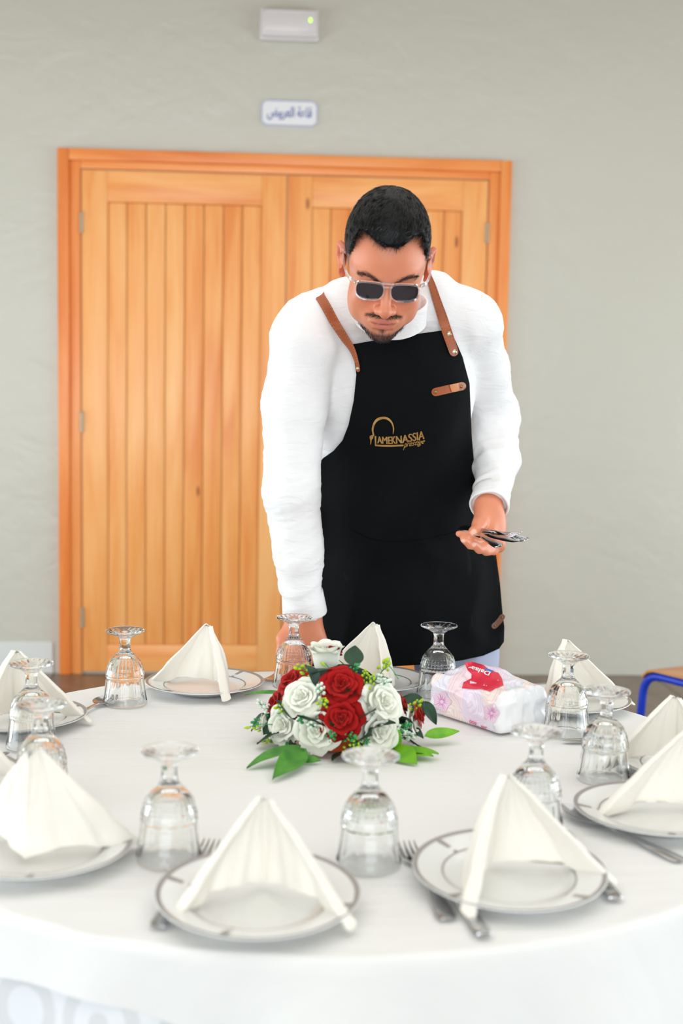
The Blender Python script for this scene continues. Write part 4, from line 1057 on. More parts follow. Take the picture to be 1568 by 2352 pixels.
# his left hand: palm up, cutlery across it, thumb on top
def chain(P, r, k=.006):
    for i in range(len(P)-1): fd.op(rc(P[i], P[i+1], r[i], r[i+1]), k)
w = at(1119, 1158, 2.615)
kn = {'i': at(1122, 1228, 2.575), 'm': at(1134, 1239, 2.590), 'r': at(1142, 1248, 2.605), 'p': at(1146, 1254, 2.622)}
for q, r in (('i', .015), ('m', .0155), ('r', .0155), ('p', .0145)): fd.op(rc(w+(np.array(kn[q])-w)*.12, kn[q], .0255, r), .012)
fd.op(ell(at(1138, 1205, 2.605), (.020, .020, .034)), .014)
chain([at(1108, 1180, 2.592), at(1101, 1203, 2.562), at(1089, 1225, 2.535), at(1084.5, 1230, 2.530)], (.0185, .0138, .0118, .0085), .010)
chain([kn['i'], at(1095, 1236, 2.545), at(1070, 1230, 2.525), at(1053, 1226, 2.515)], (.0105, .0092, .0082, .0068), .004)
chain([kn['m'], at(1108, 1256, 2.555), at(1080, 1252, 2.525), at(1064, 1240, 2.512)], (.0110, .0098, .0086, .0068), .004)
chain([kn['r'], at(1122, 1264, 2.575), at(1100, 1262, 2.540), at(1087, 1248, 2.524)], (.0110, .0096, .0085, .0068), .004)
chain([kn['p'], at(1134, 1266, 2.595), at(1116, 1268, 2.562), at(1104, 1258, 2.545)], (.0095, .0084, .0074, .0060), .004)
# his right hand: reaching down behind the goblet
w = at(702, 1405, 2.700)
K = [at(664, 1474, 2.700), at(690, 1486, 2.690), at(715, 1488, 2.694), at(738, 1478, 2.704)]
for q in K: fd.op(rc(w, q, .028, .0155), .014)
for q, l in zip(K, (66, 74, 70, 56)):
    px = {0: 662, 1: 686, 2: 711, 3: 734}[K.index(q) if False else [id(z) for z in K].index(id(q))]
    y0 = {662: 1474, 686: 1486, 711: 1488, 734: 1478}[px]; Y0 = q[1]
    chain([q, at(px-3, y0+l*.45, Y0-.012), at(px-5, y0+l*.8, Y0-.004), at(px-6, y0+l, Y0+.006)], (.0105, .0094, .0084, .0066), .004)
chain([at(672, 1432, 2.708), at(650, 1468, 2.700), at(648, 1500, 2.692), at(653, 1524, 2.688)], (.0175, .0138, .0118, .0085), .010)
V, F = fd.nets(); V = relax(V, F, 1, .35)
# skin tones, by place on the body: lips, beard shadow, scalp, nails
L = hl(V); x, y, z = L.T; ishead = (np.abs(x) < .10) & (y > -.13) & (z > -.16) & (z < .15)
tone = np.tile(np.array(lin((224, 142, 108))), (len(V), 1))
def blend(mask, rgb):
    m = np.clip(mask, 0, 1)[:, None]*ishead[:, None]; global tone; tone = tone*(1-m)+np.array(lin(rgb))*m
def g(cx, cz, sx, sz): return np.exp(-(((x-cx)/sx)**2+((z-cz)/sz)**2))*(y > .03)
nz = vnoise(L*55, 4)*.5+.5; blend(.25*nz, (206, 118, 88))
for s in (-1, 1): blend(.30*g(s*.038, -.035, .02, .02), (206, 104, 78))
blend(.35*g(0, -.038, .012, .012), (214, 112, 84))
jaw = np.clip((-.060-z-.22*np.abs(x))/.03+.5, 0, 1)*np.clip((y+.0)/.03, 0, 1)
blend(.30*jaw, (150, 104, 84))
must = np.exp(-((z-(-.0535-.22*np.maximum(np.abs(x)-.012, 0)))/(.0050-.07*np.minimum(np.abs(x), .036)))**2)*(np.abs(x) < .037)*np.clip((np.abs(x)-.0005)/.002, 0, 1)*np.clip((.042-np.abs(x))/.022, .25, 1)*(y > .06); blend(.62*must, (70, 46, 38))
ch = np.clip((-.092-z+.35*np.maximum(np.abs(x)-.02, 0))/.008, 0, 1)*np.clip((.046-np.abs(x))/.008, 0, 1)*(y > .035); blend(.80*ch, (62, 44, 38))
blend(.75*np.exp(-(x/.006)**2-((z+.0885)/.006)**2)*(y > .06), (66, 46, 40))
lip = ((((x/.0195)**2+((z+.0712)/.0095)**2) < 1) & (y > .08)); blend(.7*lip, (196, 108, 96))
blend(.6*(np.exp(-((z+.0707)/.0016)**2)*(np.abs(x) < .022)*(y > .08)), (110, 56, 46))
for s in (-1, 1): blend(.65*np.exp(-((z-(.0090+.0135*np.sin(np.clip((s*x-.008)/.042, 0, 1)*2.3)-.0))/.0036)**2)*(s*x > .009)*(s*x < .052)*(y > .04), (58, 40, 34))
for s in (-1, 1): blend(.35*g(s*.031, -.004, .016, .010), (170, 96, 76))
earm = (np.abs(x) > .074) & (y < .01) & (z < .04); blend(.35*earm, (208, 96, 72))
hm = (np.clip((z-.02)/.02, 0, 1)*np.clip((.02-y)/.03, 0, 1)); hm = hm*(np.abs(x) < .0765); blend(.75*hm, (60, 44, 38))
side = np.clip((np.abs(x)-.060)/.006, 0, 1)*np.clip((.044-y+.15*(z-.02))/.010, 0, 1)*np.clip((z+.018)/.02, 0, 1); side = side*(np.abs(x) < .0765)*(y > -.012); blend(.75*side, (58, 42, 36))
def nail(c, r):
    global tone; d = np.linalg.norm(V-c, axis=1); m = np.clip((r-d)/(r*.35), 0, 1)[:, None]*.85; tone = tone*(1-m)+np.array(lin((246, 196, 172)))*m
nail(at(1087, 1222, 2.5215), .0085); nail(at(1064, 1243, 2.506), .0055); nail(at(1088, 1251, 2.518), .0055)
me = mesh('body', V-PO, F, [M['skin']], True)
ca = me.color_attributes.new('tone', 'FLOAT_COLOR', 'POINT'); ca.data.foreach_set('color', np.concatenate([tone, np.ones((len(V), 1))], 1).astype(np.float32).ravel())
body = link('body', me, person)
skin_bvh = bvh(V, F)
VN = normals(V, F)
# ---- hair: a cap over the scalp plus many short combed strands
def hairfield(P):
    """>0 where hair grows, in head coordinates"""
    x, y, z = P.T; ax = np.abs(x)
    peak = .070+.010*np.cos(np.clip(ax/.030, 0, 1)*math.pi)*-1+.0
    front = z-(.078+.014*np.clip((ax-.012)/.03, 0, 1)-.22*np.clip((ax-.055)/.02, 0, 1)*.30)        # hairline on the forehead
    front = np.where(y > .03, front, .05)
    sd = (.040-.9*np.maximum(.0-z, 0)*.6-y)+.25*np.maximum(z-.03, 0)                              # sideburn edge
    low = z+.040+.35*np.maximum(-y-.02, 0)*.6
    sidem = np.minimum(sd, low)
    return np.where(ax > .060, np.maximum(np.minimum(sidem, .05), np.where(z > .085, front, -1)), np.where(y > .0, front, z+.055))
hx0, hx1 = HC-np.array([.13, .17, .14]), HC+np.array([.13, .17, .17]); st = .0032
hfx = Field(np.arange(hx0[0], hx1[0], st), np.arange(hx0[1], hx1[1], st), np.arange(hx0[2], hx1[2], st))
hfx.op(hell((0, -.016, .040), (.0790, .102, .086)), .01)
hfx.op(hell((0, .034, .060), (.0655, .058, .058)), .02)
hfx.op(hell((0, .004, .082), (.058, .074, .058)), .03)
X, Y, Z = np.meshgrid(hfx.x, hfx.y, hfx.z, indexing='ij'); G = hairfield(hl(np.stack([X, Y, Z], -1).reshape(-1, 3))).reshape(X.shape)
hfx.F = np.maximum(hfx.F, (-G*.8).astype(np.float32)); HV, HF = hfx.nets(); HV = relax(HV, HF, 4, .5)
HN = normals(HV, HF); hL = hl(HV); tuft = vnoise(hL*np.array([90, 60, 90]), 2)*.5+vnoise(hL*np.array([200, 120, 200]), 5)*.35
HV = HV+HN*(tuft*.0016*np.clip((hL[:, 2]-.01)/.05, .15, 1))[:, None]
hair = link('hair', mesh('hair', HV-PO, HF, [M['hair']], True), person)
def strands(name, roots, dirs, lens, wid, m, parent, nseg=3, curl=.0, seed=1, inward=None):
    r = np.random.RandomState(seed); Vs = []; Fs = []; b0 = 0
    for i_, (p, d, l) in enumerate(zip(roots, dirs, lens)):
        side = np.cross(d, r.normal(size=3)); side /= np.linalg.norm(side)+1e-9; bend = r.normal(size=3)*curl
        if inward is not None: bend = bend-inward[i_]*l/.15
        for k in range(nseg+1):
            t = k/nseg; q = p+d*l*t+bend*l*t*t; ww = wid*(1-t*.85)
            Vs += [q-side*ww, q+side*ww]
        for k in range(nseg): a = b0+2*k; Fs.append((a, a+1, a+3, a+2))
        b0 += 2*(nseg+1)
    return tag(link(name, mesh(name, np.array(Vs)-PO, Fs, [m], True), parent), kind='stuff')
r = np.random.RandomState(11); fcen = HV[HF].mean(1); fn = HN[HF].mean(1); fl_ = hl(fcen)
pick = r.choice(len(HF), 30000); p = fcen[pick]; nn = fn[pick]; lp = fl_[pick]
ok = (nn@np.array([0, -1, .2]) > -.55); p, nn, lp = p[ok], nn[ok], lp[ok]
comb = (np.stack([.55*np.sin(lp[:, 2]*40+lp[:, 0]*25)+.35*np.sign(lp[:, 0]), .8+.0*lp[:, 0], -.2-1.2*np.clip(.03-lp[:, 2], 0, .05)*20], -1))@HR
comb = comb+r.normal(size=comb.shape)*.22; comb = comb-nn*(comb*nn).sum(1, keepdims=True); comb /= np.linalg.norm(comb, axis=1, keepdims=True)
top = np.clip((lp[:, 2]-.0)/.07, .15, 1)
strands('hair_strands', p-nn*.0006, comb+nn*(.02+.13*r.rand(len(p), 1)**2)*top[:, None], (.008+.013*r.rand(len(p)))*top, .00042, M['hair_gloss'], hair, 4, .05, 1, nn)
def face_strands(name, mask, count, d_loc, ln, wid, seed, label=None, lift=.25):
    rr = np.random.RandomState(seed); w_ = mask*ishead; w_ = w_/w_.sum(); idx = rr.choice(len(V), count, p=w_)
    p = V[idx]+rr.normal(size=(count, 3))*.0012; n_ = VN[idx]; q = L[idx]
    d = d_loc(q)@HR+rr.normal(size=(count, 3))*.22; d = d-n_*(d*n_).sum(1, keepdims=True); d /= np.linalg.norm(d, axis=1, keepdims=True)+1e-9
    return strands(name, p-n_*.0006, d+n_*lift, ln*(.6+.6*rr.rand(count)), wid, M['stubble'], person, 2, .1, seed)
face_strands('moustache', (must > .35)*must*(z < -.045), 620, lambda q: np.stack([np.sign(q[:, 0])*.8, 0*q[:, 0], -.7+0*q[:, 0]], -1), .0065, .0003, 3)
bm_ = np.maximum(ch, np.exp(-(x/.005)**2-((z+.0885)/.005)**2)*(y > .06)); face_strands('beard', bm_*(bm_ > .3), 2600, lambda q: np.stack([q[:, 0]*6, .2+0*q[:, 0], -1+0*q[:, 0]], -1), .0075, .0003, 4)
for s in (-1, 1):
    eb = np.exp(-((z-(.0090+.0135*np.sin(np.clip((s*x-.008)/.042, 0, 1)*2.3)))/.0030)**2)*(s*x > .010)*(s*x < .052)*(y > .04)
    face_strands('eyebrow', eb*(eb > .3), 420, lambda q, s=s: np.stack([s*1.0+0*q[:, 0], 0*q[:, 0], .25+0*q[:, 0]], -1), .0075, .00028, 7+s, lift=.12)
# ---- shirt
fs = Field(np.arange(-.10, .72, .0058), np.arange(2.36, 3.12, .0058), np.arange(.80, 1.66, .0058))
torso(fs, -.004); arms(fs, .0)
nk = rc(neck0+np.array([0, -.005, .012]), hw_((0, .0, -.03)), .046, .060); fs.op(ell(at(750, 1010, 2.80), (.055, .05, .11)), .03)
fs.op(nk, .008, True)
for c, d in ((wrR_, normalize(wrR_-elR_)), (at(1127, 1152, 2.625), normalize(at(1121, 1165, 2.61)-at(1137, 1060, 2.72)))):
    e = c+d*.058; fs.op(rbox(e, (.07, .07, .052), .002, np.stack([normalize(np.cross(d, [0, 1, .3])), normalize(np.cross(d, np.cross(d, [0, 1, .3]))), d])), .002, True)
SV, SF = fs.nets(); SV = relax(SV, SF, 2, .5); SN = normals(SV, SF)
def along(P, a, b):
    ab = b-a; t = ((P-a)@ab)/(ab@ab); q = a+np.clip(t, 0, 1)[:, None]*ab; return t, np.linalg.norm(P-q, axis=1)
disp = np.zeros(len(SV))
def ridged(P, s): return 1-2*np.abs(vnoise(P, s))
for a, b, sd, amp in ((shR, elR_, 1, .0020), (elR_, wrR_, 2, .0034), (shL, elL_, 3, .0030), (elL_, wrL_, 4, .0042)):
    t, dist = along(SV, a, b); w_ = np.clip((.105-dist)/.03, 0, 1)*np.clip((t+.12)/.2, 0, 1)*np.clip((1.15-t)/.1, 0, 1)
    ax = normalize(b-a); e1 = normalize(np.cross(ax, [0, 1, 0])); e2 = np.cross(ax, e1); q = np.stack([(SV-a)@e1*9, (SV-a)@e2*9, (SV-a)@ax*34+(SV-a)@e1*10], -1)
    disp += w_*amp*(ridged(q, sd)*.7+ridged(q*1.9, sd+9)*.4-.35)*(.55+.6*np.clip(t, 0, 1))
tw = 1-np.clip((np.minimum(along(SV, shR, wrR_)[1], along(SV, shL, wrL_)[1])-.05)/-.06+1, 0, 1)
q = np.stack([SV[:, 0]*13+SV[:, 2]*6, SV[:, 1]*6, SV[:, 2]*7-SV[:, 0]*5], -1); disp += .0042*(ridged(q, 21)*.7+ridged(q*2.2, 23)*.3-.3)
SV = SV+SN*np.maximum(disp, -.0055)[:, None]
nt = M['shirt'].node_tree; b = nt.nodes['Principled BSDF']; tc = nt.nodes['Texture Coordinate']
mp = nt.nodes.new('ShaderNodeMapping'); mp.inputs['Scale'].default_value = (16, 16, 42); mp.inputs['Rotation'].default_value = (.2, .3, 0); nt.links.new(tc.outputs['Object'], mp.inputs[0])
nz_ = nt.nodes.new('ShaderNodeTexNoise'); nz_.inputs['Scale'].default_value = 1; nz_.inputs['Detail'].default_value = 3; nz_.inputs['Distortion'].default_value = .9; nt.links.new(mp.outputs[0], nz_.inputs[0])
bp = nt.nodes.new('ShaderNodeBump'); bp.inputs['Strength'].default_value = .45; bp.inputs['Distance'].default_value = .008; nt.links.new(nz_.outputs[0], bp.inputs['Height']); nt.links.new(nt.nodes['Bump'].outputs[0], bp.inputs['Normal']); nt.links.new(bp.outputs[0], b.inputs['Normal'])
shirt = link('shirt', mesh('shirt', SV-PO, SF, [M['shirt']], True), person)
shirt_surf = caster(bvh(SV, SF))
def sleeve_cuff(c, d, rx, ry, h, gape, ref):
    d = normalize(d); e1 = normalize(ref-d*(np.dot(ref, d))); e2 = np.cross(d, e1); n = 40; rows = []
    for s, k in ((-h, 0), (-h*.98, .0016), (-h*.5, .002), (0, .0026), (h*.9, .003), (h, .0022), (h, -.0006), (h*.9, -.0016), (0, -.002), (-h*.6, -.003)):
        fl2 = 1+gape*(s+h)/(2*h); rows.append([c+d*s+e1*math.cos(a)*(rx+k)*fl2+e2*math.sin(a)*(ry+k)*fl2+d*.0018*math.sin(3*a+1) for a in np.linspace(0, 2*math.pi, n, endpoint=False)])
    V = [p for i in range(n) for p in (rw[i] for rw in rows)]
    cf = link('cuff', mesh('cuff', np.array(V)-PO, grid_faces(n, len(rows), True), [M['shirt']], True), shirt)
    return cf
sleeve_cuff(at(697, 1383, 2.69), wrR_-elR_, .0430, .0400, .0255, .06, np.array([1., 0, 0]))
sleeve_cuff(at(1126, 1146, 2.632), at(1119, 1168, 2.60)-at(1134, 1085, 2.69), .0370, .0370, .024, .08, np.array([1., 0, 0]))
# collar band, standing open round the neck
def collar():
    n = 64; rows = []
    ax = normalize(np.array([.03, -.46, .89])); c0 = neck0+np.array([.003, -.022, .002]); e1 = np.array([1., 0, 0]); e2 = normalize(np.cross(ax, e1))
    for s, k in ((-.030, .006), (.0, .0022), (.010, .002), (.018, .0018), (.0195, 0), (.018, -.0018), (.0, -.002), (-.014, -.002)):
        rw = []
        for i in range(n):
            a = math.radians(95)+math.radians(368)*i/(n-1)
            rx, ry = .0665+k+.05*s+.003*i/n, .0580+k+.05*s+.003*i/n; fr = max(0, -math.sin(a))**3
            p = c0+e1*rx*math.cos(a)+e2*ry*math.sin(a)+ax*(s-.010*fr)
            rw.append(p)
        rows.append(rw)
    V = [rows[j][i] for i in range(n) for j in range(len(rows))]
    return link('collar', mesh('collar', np.array(V)-PO, grid_faces(n, len(rows)), [M['shirt']], True), shirt)
collar()
# ---- trousers and shoes
ft = Field(np.arange(-.02, .70, .010), np.arange(2.60, 3.10, .010), np.arange(.03, 1.12, .010))
ft.op(ell(at(930, 1300, 2.885), (.182, .140, .17)), .04)
for hx_, fx in ((at(1040, 1400, 2.895), .468), (at(822, 1400, 2.895), .20)):
    kn_ = np.array([fx, 2.855, .50]); an = np.array([fx, 2.90, .085]); ft.op(rc(hx_, kn_, .108, .080), .03); ft.op(rc(kn_, an, .080, .064), .03)
TV, TF = ft.nets(); TN = normals(TV, TF); TV = TV+TN*(.004*ridged(TV*np.array([16, 16, 6]), 4))[:, None]
link('trousers', mesh('trousers', TV-PO, TF, [M['trouser']], True), person)
for fx in (.468, .20):
    f2 = Field(np.arange(fx-.08, fx+.08, .006), np.arange(2.60, 3.02, .006), np.arange(-.02, .15, .006))
    f2.op(rc((fx, 2.92, .045), (fx, 2.72, .038), .044, .042), .02); f2.op(rc((fx, 2.93, .05), (fx, 2.92, .10), .042, .040), .02); f2.op(rbox((fx, 2.82, -.03), (.2, .3, .03), .001, np.eye(3)), .002, True)
    V2, F2 = f2.nets(); V2[:, 2] = np.maximum(V2[:, 2], .001); link('shoe', mesh('shoe', V2-PO, F2, [M['shoe']], True), person)
# ------------------------------------------------------------------ apron: cloth laid over the front of the trunk
fa = Field(np.arange(-.05, .72, .008), np.arange(2.36, 3.12, .008), np.arange(.55, 1.66, .008))
torso(fa, .0005, True); AV, AF = fa.nets(); AV = relax(AV, AF, 3, .5)
asurf0 = caster(bvh(AV, AF))
GX = np.arange(650, 1201, 7.); GY = np.arange(730, 1571, 7.)
D = np.full((len(GX), len(GY)), np.nan)
for i, px in enumerate(GX):
    for j, py in enumerate(GY):
        h = asurf0(px, py)
        if h is not None: D[i, j] = h[1]
def fill(D):
    D = D.copy()
    for _ in range(60):
        bad = np.isnan(D)
        if not bad.any(): break
        P = np.pad(D, 1, constant_values=np.nan); st = np.stack([P[:-2, 1:-1], P[2:, 1:-1], P[1:-1, :-2], P[1:-1, 2:]]); c = (~np.isnan(st)).sum(0)
        m = np.nansum(st, 0)/np.maximum(c, 1); D = np.where(bad & (c > 0), m, D)
    return D
hit = D.copy(); lim = np.nanpercentile(D, 97); D = fill(np.minimum(D, 3.0)); B = D.copy()
for _ in range(60):
    P = np.pad(B, 1, mode='edge'); S_ = (P[:-2, 1:-1]+P[2:, 1:-1]+P[1:-1, :-2]+P[1:-1, 2:])/4; B = np.minimum(S_, D)
B = np.minimum(B, np.where(np.isnan(hit), 9, hit)-.006)
for _ in range(2):
    P = np.pad(B, 1, mode='edge'); B = (P[:-2, 1:-1]+P[2:, 1:-1]+P[1:-1, :-2]+P[1:-1, 2:])/4-.0008
def apron_surf(px, py, off=0.):
    u = np.clip((px-GX[0])/7., 0, len(GX)-1.001); v = np.clip((py-GY[0])/7., 0, len(GY)-1.001); i, j = int(u), int(v); a, b = u-i, v-j
    Y = B[i, j]*(1-a)*(1-b)+B[i+1, j]*a*(1-b)+B[i, j+1]*(1-a)*b+B[i+1, j+1]*a*b
    # soft folds, deeper towards the lap
    q = np.array([[px*.011+py*.004, py*.0075-px*.006, 0.]]); w = .0015+.0050*np.clip((py-900)/400, 0, 1)
    Y = Y-w*(1-2*abs(float(vnoise(q, 31)[0])))*.8-w*.5*float(vnoise(q*2.1, 33)[0])
    d = ray(px, py); L = np.linalg.norm(d); p = d*(Y/d[1]); p[2] += CAMZ
    return p-d/L*off
outline = [(808, 791), (860, 782), (930, 771), (1000, 761), (1030, 757), (1046, 783), (1062, 820), (1078, 880), (1081, 950), (1083, 1000), (1088, 1060), (1092, 1120), (1104, 1180), (1122, 1230), (1139, 1275), (1148, 1340), (1154, 1410), (1158, 1440), (1157, 1474),
           (1146, 1490), (1110, 1506), (1060, 1517), (980, 1526), (880, 1532), (780, 1534), (700, 1530), (694, 1460), (692, 1350), (694, 1230), (700, 1130), (712, 1085), (742, 1052), (765, 1036), (786, 1012), (800, 976), (812, 920), (818, 860)]
Va, Fa = decal(outline, apron_surf, .0, .003, 9)
apron = link('apron', mesh('apron', Va-PO, Fa, [M['apron']], True, autosmooth=70), person)
def adecal(name, poly, m, th=.0015, off=.001, step=7, parent=None, surf=None, label=None):
    V, F = decal(poly, surf or apron_surf, off, th, step); o = link(name, mesh(name, V-PO, F, [m], True, autosmooth=50), parent or apron)
    if label: o['label'] = label
    return o
# hem bindings and pockets
adecal('chest_pocket', [(834, 914), (900, 906), (984, 900), (985, 1062), (910, 1062), (836, 1060)], M['apron'], .0018, .0008, 9)
adecal('lap_pocket', band_poly([(806, 1222), (850, 1243), (900, 1250), (960, 1246), (1030, 1231), (1070, 1215)], [3, 4, 4, 3], 20)[:20]+[(1082, 1300), (1085, 1440), (960, 1460), (820, 1455), (790, 1320)], M['apron'], .0022, .0010, 11)
adecal('pocket_hem', band_poly([(806, 1222), (850, 1243), (900, 1250), (960, 1246), (1030, 1231), (1070, 1215)], [4, 5, 5, 4], 26), M['apron'], .0030, .0018, 5)
# leather shoulder straps
def stitches(c, hw, side, m, parent, surf, n):
    C = smooth_line(c, n*2); T = np.gradient(C, axis=0); T /= np.linalg.norm(T, axis=1, keepdims=True); N = np.stack([-T[:, 1], T[:, 0]], -1)
    w = np.interp(np.linspace(0, 1, n*2), np.linspace(0, 1, len(hw)), hw)-2.6; mb = MB()
    for i in range(0, 2*n-1, 2):
        a, b2 = C[i]+side*N[i]*w[i], C[i+1]+side*N[i+1]*w[i+1]; b2 = a+(b2-a)*.8
        p, q = surf(a[0], a[1], .0036), surf(b2[0], b2[1], .0036)
        if p is not None and q is not None and np.linalg.norm(p-q) < .02: mb.add(*tube([p-PO, (p+q)/2-PO, q-PO], .0005, 5))
    if mb.V: tag(link('stitching', mb.mesh('stitching', [m]), parent), kind='stuff')
def both(px, py, off=0.):
    s = shirt_surf(px, py, off+.001); a = apron_surf(px, py, off+.003) if py > 736 else None
    if s is None: return a
    if a is not None and np.linalg.norm(a-EYE) < np.linalg.norm(s-EYE):
        t = min(1., max(0., (py-736)/18)); return s+(a-s)*t*t*(3-2*t)
    return s
cL = [(734, 680), (748, 703), (768, 740), (790, 775), (808, 802), (819, 832), (822, 850)]; wL = [11, 11, 10.5, 9.5, 7, 4.5, 4.5]
sl = adecal('strap', band_poly(cL, wL, 30, False, True), M['leather'], .0026, .0012, 6, surf=both, label='tan leather strap over his right shoulder')
stitches(cL[:-1], wL[:-1], 1, M['stitch'], sl, both, 26); stitches(cL[:-1], wL[:-1], -1, M['stitch'], sl, both, 26)
cR = [(984, 632), (992, 655), (1003, 690), (1015, 726), (1025, 758), (1036, 790), (1042, 808)]; wR = [6, 8, 9.5, 11, 11.5, 11, 10.5]
sr_ = adecal('strap', band_poly(cR, wR, 30, False, True), M['leather'], .0026, .0012, 6, surf=both, label='tan leather strap over his left shoulder')
stitches(cR, wR, 1, M['stitch_dark'], sr_, both, 26); stitches(cR, wR, -1, M['stitch_dark'], sr_, both, 26)
# straps run on over the shoulders to the back
def strap_over(c0, c, w):
    C = smooth_line(c, 30); t = C[1]-C[0]; t /= np.linalg.norm(t); N = np.array([-t[1], t[0]]); e = [both(*(C[0]+N*w*k+t*2), .0014) for k in (1, -1)]
    if e[0] is None or e[1] is None: return
    V = []; m0 = (e[0]+e[1])/2; hs = (e[0]-e[1])/2
    for d, q in (((0, 0, 0), 1), ((0, .012, .006), 1), ((0, .035, .010), 1), ((.006, .08, .002), 1), ((.014, .14, -.05), 1)):
        s_ = hs*q; s_ = s_-np.array([0, s_[1], 0])*min(1, d[1]/.03); p = m0+np.array(d)
        for a, b in ((1, -1), (-1, -1), (-1, 1), (1, 1)): V.append(p+s_*a+np.array([0, 0, .0013*b]))
    F = [(i*4+k, i*4+(k+1) % 4, (i+1)*4+(k+1) % 4, (i+1)*4+k) for i in range(4) for k in range(4)]
    link('strap_back', mesh('strap_back', np.array(V)-PO, F, [M['leather']], True, autosmooth=40), c0)
strap_over(sl, cL, 11); strap_over(sr_, cR, 6)
def rivet(px, py, rpx, m, parent, surf, off=.003):
    p = surf(px, py, off); d = normalize(EYE-p); R = rpx/(FPX/p[1]); e1 = normalize(np.cross(d, [0, 0, 1])); e2 = np.cross(d, e1)
    V, F = lathe([(0, .0018), (R*.4, .0017), (R*.8, .0011), (R, .0002), (R, -.001)], 16)
    link('rivet', mesh('rivet', [p+e1*x+e2*y+d*z-PO for x, y, z in V], F, [m], True), parent)
rivet(1030, 767, 6.2, M['brass'], sr_, both, .0035); rivet(1042, 808, 6.5, M['brass'], sr_, both, .0038); rivet(821.5, 846, 4.2, M['brass'], sl, both, .0036)
cT = [(1000, 900.5), (1020, 896), (1042, 891), (1061, 887)]; tb_ = adecal('pen_loop', band_poly(cT, [9.5, 9.5], 16, True, True), M['leather'], .0024, .0012, 5)
adecal('loop_tongue', [(1032, 884), (1052, 880), (1055, 896), (1046, 900), (1037, 900)], M['leather_light'], .0015, .0040, 4, tb_, label='lighter orange leather tongue')
rivet(1000, 900, 4.2, M['brass_dark'], tb_, apron_surf, .0042); rivet(1059, 887.5, 4.2, M['brass_dark'], tb_, apron_surf, .0042)
hb = adecal('hem_tag', band_poly([(1135, 1438), (1145, 1428), (1153, 1417)], [6.5, 6.5], 12, True, True), M['leather_dark'], .0024, .0012, 4); rivet(1136, 1437, 2.4, M['brass_dark'], hb, apron_surf, .0042); rivet(1152, 1418, 2.4, M['brass_dark'], hb, apron_surf, .0042)
# ---- gold print on the chest
def lg(x, y): return (820+x/8.711, 940+y/8.711)          # coordinates measured on the print itself
def flat(name, poly, off=.0044, step=2.2): return adecal(name, [lg(*p) for p in poly], M['gold'], .0004, off, step)
oa = [(312, 520), (292, 420), (300, 350), (325, 270), (370, 205), (430, 165), (525, 148), (600, 160), (665, 205), (712, 275), (738, 370), (735, 430), (718, 505)]
ia = [(712, 480), (714, 430), (712, 370), (690, 300), (650, 245), (590, 208), (525, 198), (450, 215), (390, 255), (350, 315), (330, 380), (328, 440), (345, 520)]
flat('printed_arch', [tuple(p) for p in smooth_line(oa, 40)]+[tuple(p) for p in smooth_line(ia, 40)])
flat('printed_arch', [(250, 535), (275, 525), (300, 512), (345, 520), (325, 545), (318, 580), (290, 610), (284, 660), (274, 710), (264, 705), (262, 620), (250, 575)])
flat('printed_letter', [(348, 535), (382, 535), (382, 706), (500, 712), (700, 714), (850, 708), (932, 708), (922, 738), (700, 750), (500, 748), (355, 735)])
def logo_text(s, pts, hgt, wsc, off=.0044, shear=0., bold=0., up=(0, -1), thick=(0,)):
    """letters set along a measured base line"""
    Vt, Ft = text_tris(s, 1., shear, bold=bold); Vt = Vt-Vt.min(0); Vt[:, 0] /= Vt[:, 0].max(); ht = Vt[:, 1].max(); Vt[:, 1] /= ht
    C = smooth_line(pts, 60); P = []; nv = len(Vt); Ft = [tuple(i+k*nv for i in f) for k in range(len(thick)) for f in Ft]
    for sh, (x_, y_) in [(t, v) for t in thick for v in Vt]:
        c = C[min(59, int(x_*59))]+(C[min(59, int(x_*59)+1)]-C[min(59, int(x_*59))])*(x_*59-int(x_*59))
        hh_ = np.interp(x_, [0, 1], hgt); q = c+np.array(up)*y_*hh_+np.array([sh, 0]); px, py = lg(*q); P.append(apron_surf(px, py, off)-PO)
    P = np.array(P); F = []
    for f in Ft:
        n_ = np.cross(P[f[1]]-P[f[0]], P[f[2]]-P[f[0]]); F.append(f if n_@(EYE-PO-P[f[0]]) > 0 else f[::-1])
    o = link('printed_lettering', mesh('printed_lettering', P, F, [M['gold']], False), apron); return o
logo_text('AMEKNASSIA', [(408, 684), (520, 692), (650, 698), (760, 692), (900, 682), (1050, 655), (1200, 625), (1342, 596)], (142, 168), 1, bold=.0, up=(-.04, -1), thick=(-6, 0, 6))
logo_text('prestige', [(918, 818), (1010, 786), (1120, 764), (1240, 742), (1350, 712)], (150, 120), 1, shear=.55, bold=.0, up=(.0, -1), thick=(0, 4))
# ------------------------------------------------------------------ sunglasses
ac = bpy.data.materials.new('clear_acetate'); ac.use_nodes = True; b = ac.node_tree.nodes['Principled BSDF']
b.inputs['Base Color'].default_value = (.93, .93, .97, 1); b.inputs['Roughness'].default_value = .06; b.inputs['Transmission Weight'].default_value = .92; b.inputs['IOR'].default_value = 1.45
M['acetate'] = ac; M['lens'] = mat('dark_tinted_lens', (36, 24, 32), .05, spec=.45)
sg = link('sunglasses', None, person)
GZ, GY0 = .0012, .1085
def gpos(x, y, z):       # pantoscopic front, slightly wrapped
    return hw_((x, GY0+y-.16*(z-GZ)*0-6.*max(0, abs(x)-.012)**2*.35, z))
def rr_shape(cx, w, h, t, drop=.0):
    pts = []
    for k in range(44):
        a = 2*math.pi*k/44; c, s = math.cos(a), math.sin(a); e = .52 if s > 0 else .72
        px_ = cx+w*math.copysign(abs(c)**e, c); pz = GZ+h*math.copysign(abs(s)**(.48 if s > 0 else .75), s)
        taper = 1-.10*max(0, -(pz-GZ)/h); px_ = cx+(px_-cx)*taper; pts.append((px_, pz))
    return pts
